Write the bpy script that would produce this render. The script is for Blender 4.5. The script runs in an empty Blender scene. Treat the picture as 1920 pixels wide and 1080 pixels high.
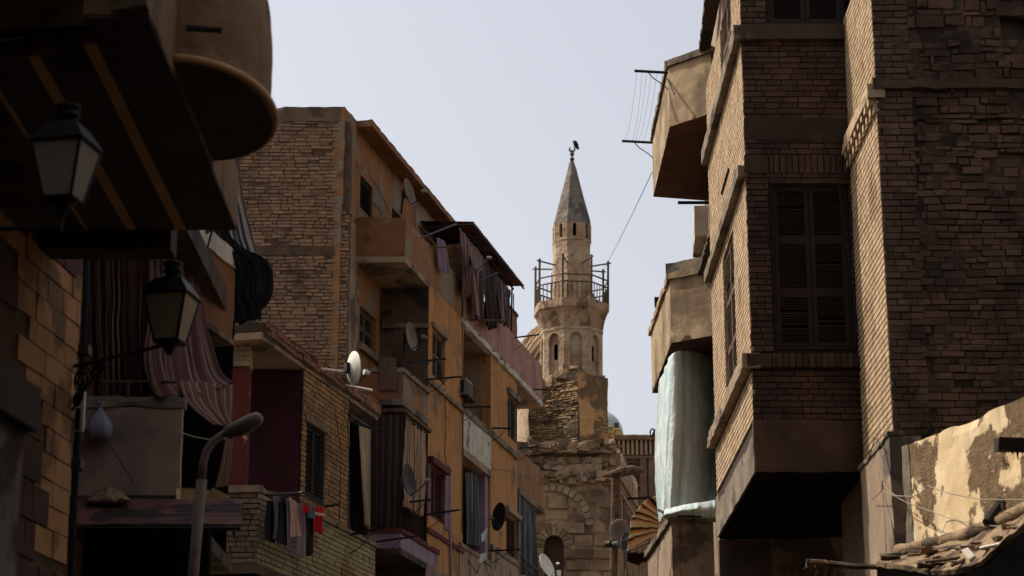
import bpy, math, random
from math import sin, cos, pi, radians, tan, atan
from mathutils import Vector, noise
random.seed(11)
V = Vector
SC = bpy.context.scene
COL = SC.collection
# ------------------------------------------------------------------ camera model (1920 x 1080 reference pixels)
FPX = 4000.0
TH = atan(1150.0 / FPX)
CZ = 1.6
CT, ST = cos(TH), sin(TH)
def ray(px, py):
    u = (px - 960.0) / FPX; v = (540.0 - py) / FPX
    return V((u, CT - v * ST, ST + v * CT))
EYE = V((0, 0, CZ))
def P(px, py, Y):
    r = ray(px, py); return EYE + r * (Y / r.y)
def Pz(px, py, z):
    r = ray(px, py); return EYE + r * ((z - CZ) / r.z)
class Frame:
    """vertical plane: O on the ground, d along it, n out of it"""
    def __init__(s, O, d, n):
        s.O = V((O[0], O[1], 0)); s.d = V((d[0], d[1], 0)).normalized(); s.n = V((n[0], n[1], 0)).normalized()
    def pt(s, a, z, o=0.0):
        return s.O + s.d * a + s.n * o + V((0, 0, z))
    def px(s, x, y, o=0.0):
        r = ray(x, y); O = s.O + s.n * o
        t = (O - EYE).dot(s.n) / r.dot(s.n)
        p = EYE + r * t
        return ((p - s.O).dot(s.d), p.z)
    def P(s, x, y, o=0.0):
        a, z = s.px(x, y, o); return s.pt(a, z, o)
def FR(Y, X=0.0):
    return Frame((X, Y), (1, 0), (0, -1))
# ------------------------------------------------------------------ mesh builder
class B:
    def __init__(s): s.v = []; s.f = []; s.t = []; s.uv = []; s.hasuv = False
    def face(s, pts, tone=.5, uv=None):
        i = len(s.v); s.v.extend(pts); s.f.append(tuple(range(i, i + len(pts)))); s.t.append(tone); s.uv.append(uv)
        if uv: s.hasuv = True
    def hexa(s, c, tone=.5, skip=()):
        """c: 8 corners, 0-3 back (ccw), 4-7 front"""
        i = len(s.v); s.v.extend(c)
        for k, q in enumerate(((3, 2, 1, 0), (4, 5, 6, 7), (0, 1, 5, 4), (1, 2, 6, 5), (2, 3, 7, 6), (3, 0, 4, 7))):
            if k in skip: continue
            s.f.append(tuple(i + j for j in q)); s.t.append(tone); s.uv.append(None)
    def box(s, fr, s0, s1, z0, z1, o0, o1, tone=.5, skip=(), jit=0.0):
        if s0 > s1: s0, s1 = s1, s0
        if z0 > z1: z0, z1 = z1, z0
        c = [fr.pt(a, z, o) for o in (o0, o1) for a, z in ((s0, z0), (s1, z0), (s1, z1), (s0, z1))]
        if jit:
            c = [p + V((random.uniform(-jit, jit), random.uniform(-jit, jit), random.uniform(-jit, jit))) for p in c]
        s.hexa(c, tone, skip)
    def grid(s, fn, nu, nv, tone=.5, uvf=None):
        i = len(s.v)
        for b in range(nv + 1):
            for a in range(nu + 1):
                s.v.append(fn(a / nu, b / nv))
        for b in range(nv):
            for a in range(nu):
                s.f.append((i + b * (nu + 1) + a, i + b * (nu + 1) + a + 1, i + (b + 1) * (nu + 1) + a + 1, i + (b + 1) * (nu + 1) + a))
                s.t.append(tone); s.hasuv = True
                s.uv.append(((a / nu, b / nv), ((a + 1) / nu, b / nv), ((a + 1) / nu, (b + 1) / nv), (a / nu, (b + 1) / nv)))
    def rbox(s, fr, s0, s1, z0, z1, o0, o1, amp=.012, cell=.12, fq=4.0, chip=0.0):
        """box with uneven, slightly chipped faces"""
        if s0 > s1: s0, s1 = s1, s0
        if z0 > z1: z0, z1 = z1, z0
        if o0 > o1: o0, o1 = o1, o0
        def D(p, e):
            q = p + noise.noise_vector(p * fq) * amp + noise.noise_vector(p * fq * 4.3) * amp * .45
            if e and chip:
                k = max(0, noise.noise(p * 3.1) - .12) * chip
                q = q + e * k
            return q
        n = lambda L: max(1, min(60, int(round(L / cell))))
        ns, nz, no = n(s1 - s0), n(z1 - z0), n(o1 - o0)
        L = lambda a, b, t: a + (b - a) * t
        cen = fr.pt((s0 + s1) / 2, (z0 + z1) / 2, (o0 + o1) / 2)
        def E(a, z, o):
            k = V((0, 0, 0)); m = 0
            if abs(a - s0) < 1e-6: k += fr.d; m += 1
            if abs(a - s1) < 1e-6: k -= fr.d; m += 1
            if abs(z - z0) < 1e-6: k += V((0, 0, 1)); m += 1
            if abs(z - z1) < 1e-6: k -= V((0, 0, 1)); m += 1
            if abs(o - o0) < 1e-6: k += fr.n; m += 1
            if abs(o - o1) < 1e-6: k -= fr.n; m += 1
            return k if m >= 2 else None
        g = lambda a, z, o: D(fr.pt(a, z, o), E(a, z, o))
        s.grid(lambda u, w: g(L(s0, s1, u), L(z0, z1, w), o1), ns, nz)
        s.grid(lambda u, w: g(L(s1, s0, u), L(z0, z1, w), o0), ns, nz)
        s.grid(lambda u, w: g(L(s0, s1, u), z1, L(o1, o0, w)), ns, no)
        s.grid(lambda u, w: g(L(s0, s1, u), z0, L(o0, o1, w)), ns, no)
        s.grid(lambda u, w: g(s0, L(z0, z1, w), L(o0, o1, u)), no, nz)
        s.grid(lambda u, w: g(s1, L(z0, z1, w), L(o1, o0, u)), no, nz)
    def prism(s, pts, vec, tone=.5):
        a = [V(p) for p in pts]; b = [p + vec for p in a]; i = len(s.v); n = len(a)
        s.v.extend(a + b)
        s.f.append(tuple(range(i + n - 1, i - 1, -1))); s.f.append(tuple(range(i + n, i + 2 * n)))
        for k in range(n):
            s.f.append((i + k, i + (k + 1) % n, i + n + (k + 1) % n, i + n + k))
        s.t += [tone] * (n + 2); s.uv += [None] * (n + 2)
    def tube(s, pts, r, n=8, tone=.5, cap=True):
        pts = [V(p) for p in pts]; i = len(s.v); m = len(pts)
        rr = r if isinstance(r, (list, tuple)) else [r] * m
        up = None
        for k, p in enumerate(pts):
            t = (pts[min(k + 1, m - 1)] - pts[max(k - 1, 0)]).normalized()
            if up is None:
                up = V((0, 0, 1)) if abs(t.z) < .9 else V((1, 0, 0))
            x = t.cross(up).normalized(); y = x.cross(t).normalized(); up = y
            for j in range(n):
                a = 2 * pi * j / n
                s.v.append(p + (x * cos(a) + y * sin(a)) * rr[k])
        for k in range(m - 1):
            for j in range(n):
                s.f.append((i + k * n + j, i + k * n + (j + 1) % n, i + (k + 1) * n + (j + 1) % n, i + (k + 1) * n + j)); s.t.append(tone); s.uv.append(None)
        if cap:
            s.f.append(tuple(i + j for j in range(n - 1, -1, -1))); s.f.append(tuple(i + (m - 1) * n + j for j in range(n))); s.t += [tone] * 2; s.uv += [None] * 2
    def lathe(s, prof, c, n=24, a0=0.0, axis=None, tone=.5, rmod=None, tw=0.0):
        c = V(c); i = len(s.v); m = len(prof)
        if axis is None: X, Y, Z = V((1, 0, 0)), V((0, 1, 0)), V((0, 0, 1))
        else:
            Z = V(axis).normalized(); X = Z.cross(V((0, 0, 1)) if abs(Z.z) < .95 else V((1, 0, 0))).normalized(); Y = Z.cross(X)
        for k, (r, z) in enumerate(prof):
            for j in range(n):
                a = a0 + 2 * pi * j / n
                q = r * (rmod(a + tw * k / m, k / m) if rmod else 1)
                s.v.append(c + X * q * cos(a) + Y * q * sin(a) + Z * z)
        for k in range(m - 1):
            for j in range(n):
                s.f.append((i + k * n + j, i + k * n + (j + 1) % n, i + (k + 1) * n + (j + 1) % n, i + (k + 1) * n + j)); s.t.append(tone); s.uv.append(None)
        s.f.append(tuple(i + j for j in range(n - 1, -1, -1))); s.f.append(tuple(i + (m - 1) * n + j for j in range(n))); s.t += [tone] * 2; s.uv += [None] * 2
    def build(s, name, mat, parent=None, smooth=False, solid=0.0, loc=None):
        root = parent
        off = V((0, 0, 0))
        while root is not None:
            off += root.location; root = root.parent
        L = V(loc) if loc is not None else V((0, 0, 0))
        me = bpy.data.meshes.new(name)
        me.from_pydata([tuple(p - off - L) for p in s.v], [], s.f)
        me.update()
        at = me.attributes.new('tone', 'FLOAT', 'FACE'); at.data.foreach_set('value', s.t)
        if s.hasuv:
            ul = me.uv_layers.new(name='UVMap'); k = 0
            for fi, f in enumerate(s.f):
                u = s.uv[fi]
                for j in range(len(f)):
                    ul.data[k].uv = u[j] if u else (0, 0); k += 1
        if smooth:
            me.polygons.foreach_set('use_smooth', [True] * len(me.polygons))
        me.materials.append(mat)
        o = bpy.data.objects.new(name, me); COL.objects.link(o)
        o.location = L
        if parent is not None: o.parent = parent
        if solid:
            md = o.modifiers.new('thickness', 'SOLIDIFY'); md.thickness = solid; md.offset = 0
        return o
def tag(o, label, cat, group=None):
    o['label'] = label; o['category'] = cat
    if group: o['group'] = group
    return o
def thing(name, label, cat, loc=(0, 0, 0), group=None):
    o = bpy.data.objects.new(name, None); COL.objects.link(o); o.location = loc; o.empty_display_size = .2
    return tag(o, label, cat, group)
# ------------------------------------------------------------------ masonry
def lay(b, fr, s0, s1, z0, z1, o, course=.075, L=.24, gap=.012, prot=.012, jit=.003, holes=(), miss=0.0, pill=.004, back=.03, keep=None, tonef=None, vary=.25, cjit=0.0, sag=0.0, rnd=0.0, ej=0.0):
    """real bricks or stones, each a chamfered block of its own"""
    z = z0; row = 0
    while z < z1 - .01:
        h = course * (1 + random.uniform(-cjit, cjit))
        zt = min(z + h, z1)
        a = s0 - random.uniform(0, L) if cjit else s0 - (L / 2 if row % 2 else 0) - random.uniform(0, .03)
        while a < s1:
            w = L * (1 + random.uniform(-vary, vary))
            if random.random() < vary * .5: w *= .5
            x0, x1 = max(a, s0 + random.uniform(-ej, ej)), min(a + w, s1 + random.uniform(-ej, ej)); a += w
            if x1 - x0 < .03: continue
            cm, zm = (x0 + x1) / 2, (z + zt) / 2
            segs = [(x0, x1)]
            for hs0, hs1, hz0, hz1 in holes:
                if zm > hz0 and zm < hz1:
                    ns = []
                    for q0, q1 in segs:
                        if q1 <= hs0 or q0 >= hs1: ns.append((q0, q1)); continue
                        if q0 < hs0: ns.append((q0, hs0))
                        if q1 > hs1: ns.append((hs1, q1))
                    segs = ns
            for q0, q1 in segs:
                if q1 - q0 < .025: continue
                if miss and random.random() < miss: continue
                if keep and not keep(cm, zm): continue
                p = o + random.uniform(-prot, prot)
                g = gap / 2; c = pill
                j = lambda: random.uniform(-jit, jit)
                dz = sag * noise.noise(V((cm * 1.3, zm * 1.3, o)))
                A0, A1, Z0, Z1 = q0 + g + j(), q1 - g + j(), z + g + j() + dz, zt - g + j() + dz
                if A1 - A0 < .012 or Z1 - Z0 < .008: continue
                c = min(c, (A1 - A0) * .3, (Z1 - Z0) * .3)
                pts = [fr.pt(A0, Z0, p - back), fr.pt(A1, Z0, p - back), fr.pt(A1, Z1, p - back), fr.pt(A0, Z1, p - back),
                       fr.pt(A0, Z0, p - c), fr.pt(A1, Z0, p - c), fr.pt(A1, Z1, p - c), fr.pt(A0, Z1, p - c),
                       fr.pt(A0 + c + j(), Z0 + c + j(), p + j()), fr.pt(A1 - c + j(), Z0 + c + j(), p + j()), fr.pt(A1 - c + j(), Z1 - c + j(), p + j()), fr.pt(A0 + c + j(), Z1 - c + j(), p + j())]
                t = tonef(cm, zm) if tonef else random.random()
                if rnd:   # rounded, knobbly stone
                    sd = random.random() * 50; bw, bh = (A1 - A0) / 2, (Z1 - Z0) / 2; cs_, cz_ = (A0 + A1) / 2, (Z0 + Z1) / 2; rot = random.uniform(-.1, .1)
                    def rf(u, w):
                        x, y = u * 2 - 1, w * 2 - 1; k = (abs(x) ** 7 + abs(y) ** 7)
                        sq = 1 - .10 * (x * y) ** 2
                        px_, pz_ = x * bw * sq, y * bh * sq
                        nn = noise.noise(V((cs_ * 7 + x * 1.3 + sd, cz_ * 7 + y * 1.3, sd)))
                        return fr.pt(cs_ + px_ - pz_ * rot * .5 + .02 * nn, cz_ + pz_ + px_ * rot + .014 * noise.noise(V((x * 1.2, y * 1.2, sd + 9))), p + rnd * .5 * nn - rnd * min(k, 1.6))
                    b.grid(rf, 7, 6, tone=t)
                    continue
                i = len(b.v); b.v.extend(pts)
                for q in ((8, 9, 10, 11), (4, 5, 9, 8), (5, 6, 10, 9), (6, 7, 11, 10), (7, 4, 8, 11), (0, 1, 5, 4), (1, 2, 6, 5), (2, 3, 7, 6), (3, 0, 4, 7)):
                    b.f.append(tuple(i + k for k in q)); b.t.append(t); b.uv.append(None)
        z = zt; row += 1
def wall(b, fr, s0, s1, z0, z1, o, holes=(), depth=.25, shell=0.0, tone=.5):
    """flat wall with real openings; hole = (s0, s1, z0, z1[, depth])"""
    n0 = len(b.t)
    cs = sorted({s0, s1, *[min(max(h[0], s0), s1) for h in holes], *[min(max(h[1], s0), s1) for h in holes]})
    cz = sorted({z0, z1, *[min(max(h[2], z0), z1) for h in holes], *[min(max(h[3], z0), z1) for h in holes]})
    for a0, a1 in zip(cs, cs[1:]):
        for c0, c1 in zip(cz, cz[1:]):
            m, n = (a0 + a1) / 2, (c0 + c1) / 2
            if any(h[0] < m < h[1] and h[2] < n < h[3] for h in holes): continue
            b.face([fr.pt(a0, c0, o), fr.pt(a1, c0, o), fr.pt(a1, c1, o), fr.pt(a0, c1, o)])
    for h in holes:
        a0, a1, c0, c1 = max(h[0], s0), min(h[1], s1), max(h[2], z0), min(h[3], z1); d = h[4] if len(h) > 4 else depth; i = o - d
        b.face([fr.pt(a0, c0, o), fr.pt(a1, c0, o), fr.pt(a1, c0, i), fr.pt(a0, c0, i)])
        b.face([fr.pt(a0, c1, i), fr.pt(a1, c1, i), fr.pt(a1, c1, o), fr.pt(a0, c1, o)])
        b.face([fr.pt(a0, c0, i), fr.pt(a0, c1, i), fr.pt(a0, c1, o), fr.pt(a0, c0, o)])
        b.face([fr.pt(a1, c0, o), fr.pt(a1, c1, o), fr.pt(a1, c1, i), fr.pt(a1, c0, i)])
        b.face([fr.pt(a0, c0, i), fr.pt(a1, c0, i), fr.pt(a1, c1, i), fr.pt(a0, c1, i)])
    if shell:
        k = o - shell
        b.face([fr.pt(s0, z1, k), fr.pt(s0, z1, o), fr.pt(s1, z1, o), fr.pt(s1, z1, k)])
        b.face([fr.pt(s0, z0, k), fr.pt(s0, z0, o), fr.pt(s0, z1, o), fr.pt(s0, z1, k)])
        b.face([fr.pt(s1, z0, k), fr.pt(s1, z1, k), fr.pt(s1, z1, o), fr.pt(s1, z0, o)])
        b.face([fr.pt(s0, z0, k), fr.pt(s0, z1, k), fr.pt(s1, z1, k), fr.pt(s1, z0, k)])
    for i in range(n0, len(b.t)): b.t[i] = tone
# ------------------------------------------------------------------ materials
def rgb(r, g, b):
    f = lambda c: (c / 255 / 12.92) if c <= 10 else ((c / 255 + .055) / 1.055) ** 2.4
    return (f(r), f(g), f(b), 1)
class N:
    def __init__(s, name):
        s.m = bpy.data.materials.new(name); s.m.use_nodes = True; s.t = s.m.node_tree; s.t.nodes.clear()
        s.out = s.t.nodes.new('ShaderNodeOutputMaterial'); s.b = s.t.nodes.new('ShaderNodeBsdfPrincipled'); s.l(s.b.outputs[0], s.out.inputs[0])
        s.pos = s.t.nodes.new('ShaderNodeNewGeometry').outputs['Position']
    def l(s, a, b): s.t.links.new(a, b)
    def noise(s, scale, detail=6, rough=.62, vec=None, stretch=None, off=0.0):
        v = vec or s.pos
        if stretch or off:
            mp = s.t.nodes.new('ShaderNodeMapping'); s.l(v, mp.inputs[0]); mp.inputs['Scale'].default_value = stretch or (1, 1, 1); mp.inputs['Location'].default_value = (off, off * .7, off * 1.3); v = mp.outputs[0]
        n = s.t.nodes.new('ShaderNodeTexNoise'); n.inputs['Scale'].default_value = scale; n.inputs['Detail'].default_value = detail; n.inputs['Roughness'].default_value = rough
        s.l(v, n.inputs['Vector']); return n.outputs['Fac']
    def ramp(s, fac, a, b, ca=(0, 0, 0, 1), cb=(1, 1, 1, 1)):
        r = s.t.nodes.new('ShaderNodeValToRGB'); e = r.color_ramp.elements
        e[0].position, e[1].position = a, b; e[0].color, e[1].color = ca, cb; s.l(fac, r.inputs[0]); return r.outputs[0]
    def mix(s, f, a, b, mode='MIX'):
        m = s.t.nodes.new('ShaderNodeMix'); m.data_type = 'RGBA'; m.blend_type = mode
        for k, x in ((0, f), (6, a), (7, b)):
            if hasattr(x, 'is_linked'): s.l(x, m.inputs[k])
            else: m.inputs[k].default_value = x
        return m.outputs[2]
    def math(s, op, a, b=0.0, c=0.0):
        m = s.t.nodes.new('ShaderNodeMath'); m.operation = op
        for k, x in enumerate((a, b, c)):
            if hasattr(x, 'is_linked'): s.l(x, m.inputs[k])
            else: m.inputs[k].default_value = x
        return m.outputs[0]
    def attr(s, name):
        a = s.t.nodes.new('ShaderNodeAttribute'); a.attribute_name = name; return a.outputs['Fac']
    def uv(s):
        t = s.t.nodes.new('ShaderNodeTexCoord'); x = s.t.nodes.new('ShaderNodeSeparateXYZ'); s.l(t.outputs['UV'], x.inputs[0]); return x.outputs[0], x.outputs[1]
    def bump(s, h, strength, dist=.02):
        b = s.t.nodes.new('ShaderNodeBump'); b.inputs['Strength'].default_value = strength; b.inputs['Distance'].default_value = dist
        s.l(h, b.inputs['Height']); s.l(b.outputs[0], s.b.inputs['Normal'])
    def done(s, col, rough=.9, metal=0.0, spec=.25):
        if hasattr(col, 'is_linked'): s.l(col, s.b.inputs['Base Color'])
        else: s.b.inputs['Base Color'].default_value = col
        s.b.inputs['Roughness'].default_value = rough; s.b.inputs['Metallic'].default_value = metal; s.b.inputs['Specular IOR Level'].default_value = spec
        return s.m
def mat(name, c1, c2, sc=3.0, c3=None, c3sc=.8, c3t=.56, c3w=.03, streak=0.0, tone=0.0, bump=.35, bsc=45, rough=.92, metal=0.0, c4=None, c4sc=2.2, c4t=.6, edge=0.0, mortar=None, alt=None, bdist=.03):
    n = N(name)
    c = n.mix(n.ramp(n.noise(sc), .34, .66), rgb(*c1), rgb(*c2))
    hb = n.math('MULTIPLY', n.noise(bsc, 5), .5)
    hb = n.math('ADD', hb, n.noise(bsc / 7, 5))
    if c3:
        f = n.ramp(n.noise(c3sc, 9, .6, off=3.7), c3t - c3w, c3t + c3w); c = n.mix(f, c, rgb(*c3))
        if edge: hb = n.math('ADD', hb, n.math('MULTIPLY', f, -edge))
    if c4:
        f = n.ramp(n.noise(c4sc, 9, .66, off=9.1), c4t - .04, c4t + .05); c = n.mix(f, c, rgb(*c4))
    if streak:
        f = n.ramp(n.noise(1.0, 7, .6, stretch=(2.6, 2.6, .5)), .5, .82); c = n.mix(n.math('MULTIPLY', f, streak), c, (.02, .016, .013, 1))
    if tone:
        ta = n.attr('tone')
        if alt: c = n.mix(n.math('GREATER_THAN', ta, 1.5), c, n.mix(n.ramp(n.noise(sc * 1.3), .34, .66), rgb(*alt), rgb(*[int(x * .78) for x in alt])))
        t = n.math('MULTIPLY_ADD', n.math('FRACT', n.math('MAXIMUM', ta, 0.0)), 2 * tone, 1 - tone)
        g = n.t.nodes.new('ShaderNodeCombineColor')
        for k in range(3): n.l(t, g.inputs[k])
        c = n.mix(1.0, c, g.outputs[0], 'MULTIPLY')
    if mortar: c = n.mix(n.math('LESS_THAN', n.attr('tone'), -.5), c, n.mix(n.ramp(n.noise(5), .34, .66), rgb(*mortar), rgb(*[int(x * .75) for x in mortar])))
    n.bump(hb, bump, bdist)
    return n.done(c, rough, metal)
def stripes(name, cols, k, jitter=.012, rough=.95, axis=0, trans=0.0, dirt=.3, crease=0.0):
    """woven cloth in stripes; cols = [(fraction, colour)]"""
    n = N(name); u, v = n.uv()
    a = u if axis == 0 else v
    a = n.math('ADD', a, n.math('MULTIPLY', n.math('SUBTRACT', n.noise(3, 4), .5), jitter))
    fr = n.math('FRACT', n.math('MULTIPLY', a, k))
    r = n.t.nodes.new('ShaderNodeValToRGB'); r.color_ramp.interpolation = 'CONSTANT'; e = r.color_ramp.elements
    p = 0.0
    for i, (w, c) in enumerate(cols):
        el = e[i] if i < 2 else e.new(min(p, .999))
        el.position = min(p, .999); el.color = rgb(*c); p += w
    n.l(fr, r.inputs[0])
    c = n.mix(n.math('MULTIPLY', n.ramp(n.noise(2.2, 7), .4, .75), dirt), r.outputs[0], (.02, .017, .014, 1))
    if crease: n.bump(n.math('ADD', n.noise(1.0, 6, .6, stretch=(6, 6, 1.6)), n.math('MULTIPLY', n.noise(9, 5), .4)), crease, .16)
    else: n.bump(n.math('ADD', n.noise(170, 3), n.noise(14, 4)), .25, .01)
    n.done(c, rough)
    if trans:
        tr = n.t.nodes.new('ShaderNodeBsdfTranslucent'); n.l(c, tr.inputs[0]); mx = n.t.nodes.new('ShaderNodeMixShader'); mx.inputs[0].default_value = trans
        n.l(n.b.outputs[0], mx.inputs[1]); n.l(tr.outputs[0], mx.inputs[2]); n.l(mx.outputs[0], n.out.inputs[0])
    return n.m
# ------------------------------------------------------------------ cloth
def lerp_poly(pts, t):
    if len(pts) == 1: return pts[0]
    x = t * (len(pts) - 1); i = min(int(x), len(pts) - 2); f = x - i
    if len(pts) > 2:
        p0, p1, p2, p3 = pts[max(i - 1, 0)], pts[i], pts[i + 1], pts[min(i + 2, len(pts) - 1)]
        return .5 * ((2 * p1) + (p2 - p0) * f + (2 * p0 - 5 * p1 + 4 * p2 - p3) * f * f + (3 * p1 - p0 - 3 * p2 + p3) * f ** 3)
    return pts[i].lerp(pts[i + 1], f)
def cloth(name, m, rows, folds=6, amp=.04, nrm=None, parent=None, nu=None, nv=22, ragged=0.0, thick=.006, seed=0, topamp=.35, pleat=1.6, wr=.35):
    """hanging fabric through rows of points, gathered into folds"""
    rows = [[V(p) for p in r] for r in rows]
    b = B(); nu = nu or max(24, folds * 8)
    a0, a1 = rows[0][0], rows[0][-1]
    h = (a1 - a0).normalized(); dn = V((0, 0, -1)); n0 = V(nrm).normalized() if nrm else h.cross(dn).normalized()
    def fn(u, w):
        ww = w
        p = lerp_poly([lerp_poly(r, u) for r in rows], ww)
        ph = noise.noise(V((u * 3.3, w * .8, seed + .5))) * pleat
        k = sin(2 * pi * folds * u + ph * 2 + seed) + .35 * sin(2 * pi * folds * 2.3 * u + ph * 3 + w * 2 + seed)
        p = p + n0 * (amp * k * (topamp + (1 - topamp) * w)) + h * (amp * .35 * cos(2 * pi * folds * u + ph * 2))
        p = p + noise.noise_vector(p * 3.0 + V((seed, 0, 0))) * amp * wr
        if ragged: p = p + dn * (ragged * w * noise.noise(V((u * 7, seed, 2))))
        return p
    b.grid(fn, nu, nv)
    return b.build(name, m, parent, smooth=True, solid=thick)
# ------------------------------------------------------------------ palette (surface colours, a few darkened or paled for shade and light)
MT = {}
MT['brick_raw'] = mat('raw_brick', (124, 100, 80), (138, 110, 86), 5, c3=(98, 80, 66), c3sc=.9, c3t=.6, tone=.22, bump=.5, bsc=60, streak=.3, mortar=(92, 74, 58))
MT['mortar'] = mat('mortar', (96, 80, 62), (72, 58, 46), 4, bump=.6, bsc=50)
MT['mortar_dark'] = mat('dark_mortar', (70, 56, 44), (50, 40, 32), 4, bump=.6, bsc=50)
MT['ochre'] = mat('ochre_plaster', (158, 112, 62), (174, 126, 76), 2.2, c3=(126, 100, 74), c3sc=1.1, c3t=.60, c3w=.018, c4=(186, 164, 128), c4sc=2.6, c4t=.69, streak=.45, bump=.5, edge=.8)
MT['ochre_dark'] = mat('worn_ochre_plaster', (150, 104, 62), (124, 88, 58), 1.8, c3=(124, 110, 92), c3sc=1.0, c3t=.54, c3w=.02, streak=.55, bump=.5, edge=.8, c4=(92, 74, 58), c4sc=2.4, c4t=.62)
MT['rust_plaster'] = mat('rust_brown_plaster', (132, 90, 58), (104, 74, 52), 1.6, c3=(122, 108, 90), c3sc=1.5, c3t=.61, c3w=.02, streak=.5, bump=.5, c4=(80, 62, 48), c4sc=3, c4t=.63, edge=.6)
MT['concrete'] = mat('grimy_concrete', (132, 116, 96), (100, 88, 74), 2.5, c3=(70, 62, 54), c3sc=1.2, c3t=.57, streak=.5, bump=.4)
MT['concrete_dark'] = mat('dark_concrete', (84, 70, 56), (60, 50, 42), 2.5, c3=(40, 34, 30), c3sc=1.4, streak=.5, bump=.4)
MT['grey_plaster'] = mat('grey_plaster', (140, 122, 104), (112, 98, 84), 2.0, c3=(66, 58, 52), c3sc=1.1, c3t=.6, c3w=.08, streak=.55, bump=.3, c4=(30, 26, 24), c4sc=5, c4t=.7)
MT['soffit'] = mat('soffit_plaster', (150, 128, 104), (128, 108, 88), 1.6, c3=(90, 78, 66), c3sc=1.2, bump=.2)
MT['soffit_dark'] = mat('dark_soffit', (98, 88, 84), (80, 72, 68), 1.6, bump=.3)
MT['black'] = mat('dark_interior', (32, 29, 28), (22, 20, 20), 2, bump=.1)  # near-black puts the shade of rooms, passage and bay underside into the colour
MT['pink'] = mat('pink_plaster', (164, 126, 110), (146, 110, 96), 2.0, c3=(126, 104, 90), c3sc=.9, c3t=.6, streak=.5, bump=.25)
MT['white_paint'] = mat('old_white_paint', (198, 190, 176), (172, 162, 146), 2.2, c3=(120, 104, 88), c3sc=1.8, c3t=.6, streak=.5, bump=.25)
MT['lilac'] = mat('lilac_paint', (146, 126, 140), (126, 108, 122), 2.0, c3=(92, 80, 86), c3sc=1.0, c3t=.6, streak=.45, bump=.25)
MT['maroon'] = mat('maroon_paint', (58, 24, 30), (48, 20, 27), 1.6, c3=(46, 22, 26), c3sc=1, bump=.2, streak=.3)
MT['red_paint'] = mat('red_paint', (94, 40, 36), (78, 36, 32), 2.0, c3=(170, 130, 110), c3sc=3.2, c3t=.68, bump=.2)
MT['red_brick'] = mat('red_brick', (132, 92, 70), (108, 76, 58), 4, c3=(108, 84, 66), c3sc=1.1, tone=.28, bump=.4, bsc=60)
MT['dull_brick'] = mat('dull_grey_brown_brick', (104, 86, 68), (84, 70, 56), 4, c3=(66, 56, 46), c3sc=1.1, tone=.25, bump=.4, bsc=60, mortar=(48, 40, 33))
MT['pale_brick'] = mat('pale_painted_brick', (150, 142, 112), (128, 122, 98), 3, c3=(132, 100, 70), c3sc=1.3, c3t=.56, tone=.2, bump=.4, bsc=60, mortar=(84, 74, 58))
MT['tan_brick'] = mat('tan_brick', (150, 118, 86), (126, 98, 72), 4, c3=(118, 92, 66), c3sc=1.0, c3t=.6, tone=.22, bump=.35, bsc=60, mortar=(80, 62, 46))
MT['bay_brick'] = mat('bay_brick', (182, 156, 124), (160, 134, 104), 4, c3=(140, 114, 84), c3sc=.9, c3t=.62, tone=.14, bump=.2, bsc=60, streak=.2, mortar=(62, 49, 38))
MT['bay_brick_front'] = mat('shaded_bay_brick', (90, 68, 55), (68, 52, 43), 4, c3=(58, 46, 40), c3sc=.9, c3t=.52, c3w=.1, tone=.3, bump=.45, bsc=60, streak=.3, mortar=(46, 37, 31))  # bay brick again, darkened because the front face lies in shade
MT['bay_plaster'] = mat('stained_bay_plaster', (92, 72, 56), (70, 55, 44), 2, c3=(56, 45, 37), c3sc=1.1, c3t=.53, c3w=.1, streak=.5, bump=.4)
MT['rubble'] = mat('rubble_stone', (106, 80, 60), (82, 62, 48), 3.5, c3=(62, 48, 39), c3sc=1.2, c3t=.54, c3w=.08, tone=.3, bump=.8, bsc=36, mortar=(74, 57, 44))
MT['rubble_mud'] = mat('mud_mortar', (88, 68, 51), (64, 50, 39), 4, c3=(48, 38, 31), c3sc=1.5, bump=1.0, bsc=26)
MT['stone'] = mat('tower_stone', (186, 162, 134), (158, 135, 110), 2.2, c3=(138, 110, 82), c3sc=.55, c3t=.55, c3w=.06, c4=(116, 94, 72), c4sc=1.4, c4t=.64, streak=.3, bump=.9, bsc=6, bdist=.16)
MT['stone_band'] = mat('tower_corbel_stone', (172, 146, 116), (146, 120, 94), 2.2, c3=(112, 88, 66), c3sc=.8, c3t=.54, c4=(196, 174, 140), c4sc=1.6, c4t=.66, bump=.9, bsc=6, bdist=.16, streak=.4)
MT['cone'] = mat('grey_cone_render', (128, 118, 106), (104, 96, 87), 2.6, c3=(88, 81, 73), c3sc=1.1, streak=.3, bump=1.0, bsc=6, bdist=.16)
MT['tower_brick'] = mat('tower_brick', (176, 146, 106), (140, 112, 80), 3, c3=(108, 88, 64), c3sc=.6, c3t=.56, tone=.3, bump=.5, bsc=40)
MT['block_stone'] = mat('mosque_stone', (140, 116, 88), (112, 92, 70), 1.6, c3=(88, 72, 58), c3sc=.5, c3t=.56, c3w=.08, tone=.32, bump=.6, bsc=18, c4=(160, 144, 118), c4sc=.9, c4t=.68)
MT['block_joint'] = mat('pale_joint', (150, 132, 104), (116, 98, 78), 2, bump=.6, bsc=20)
MT['old_plaster'] = mat('crumbling_plaster', (158, 136, 106), (126, 106, 82), 1.2, c3=(92, 76, 60), c3sc=.45, c3t=.52, c3w=.03, bump=.8, bsc=14, edge=2.0, c4=(190, 172, 142), c4sc=.8, c4t=.64)
MT['ablaq'] = mat('banded_stone', (186, 138, 92), (164, 120, 80), 2.2, c3=(124, 92, 62), c3sc=1.3, tone=.12, bump=.4, bsc=30, mortar=(96, 72, 50), alt=(88, 58, 46))
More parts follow.
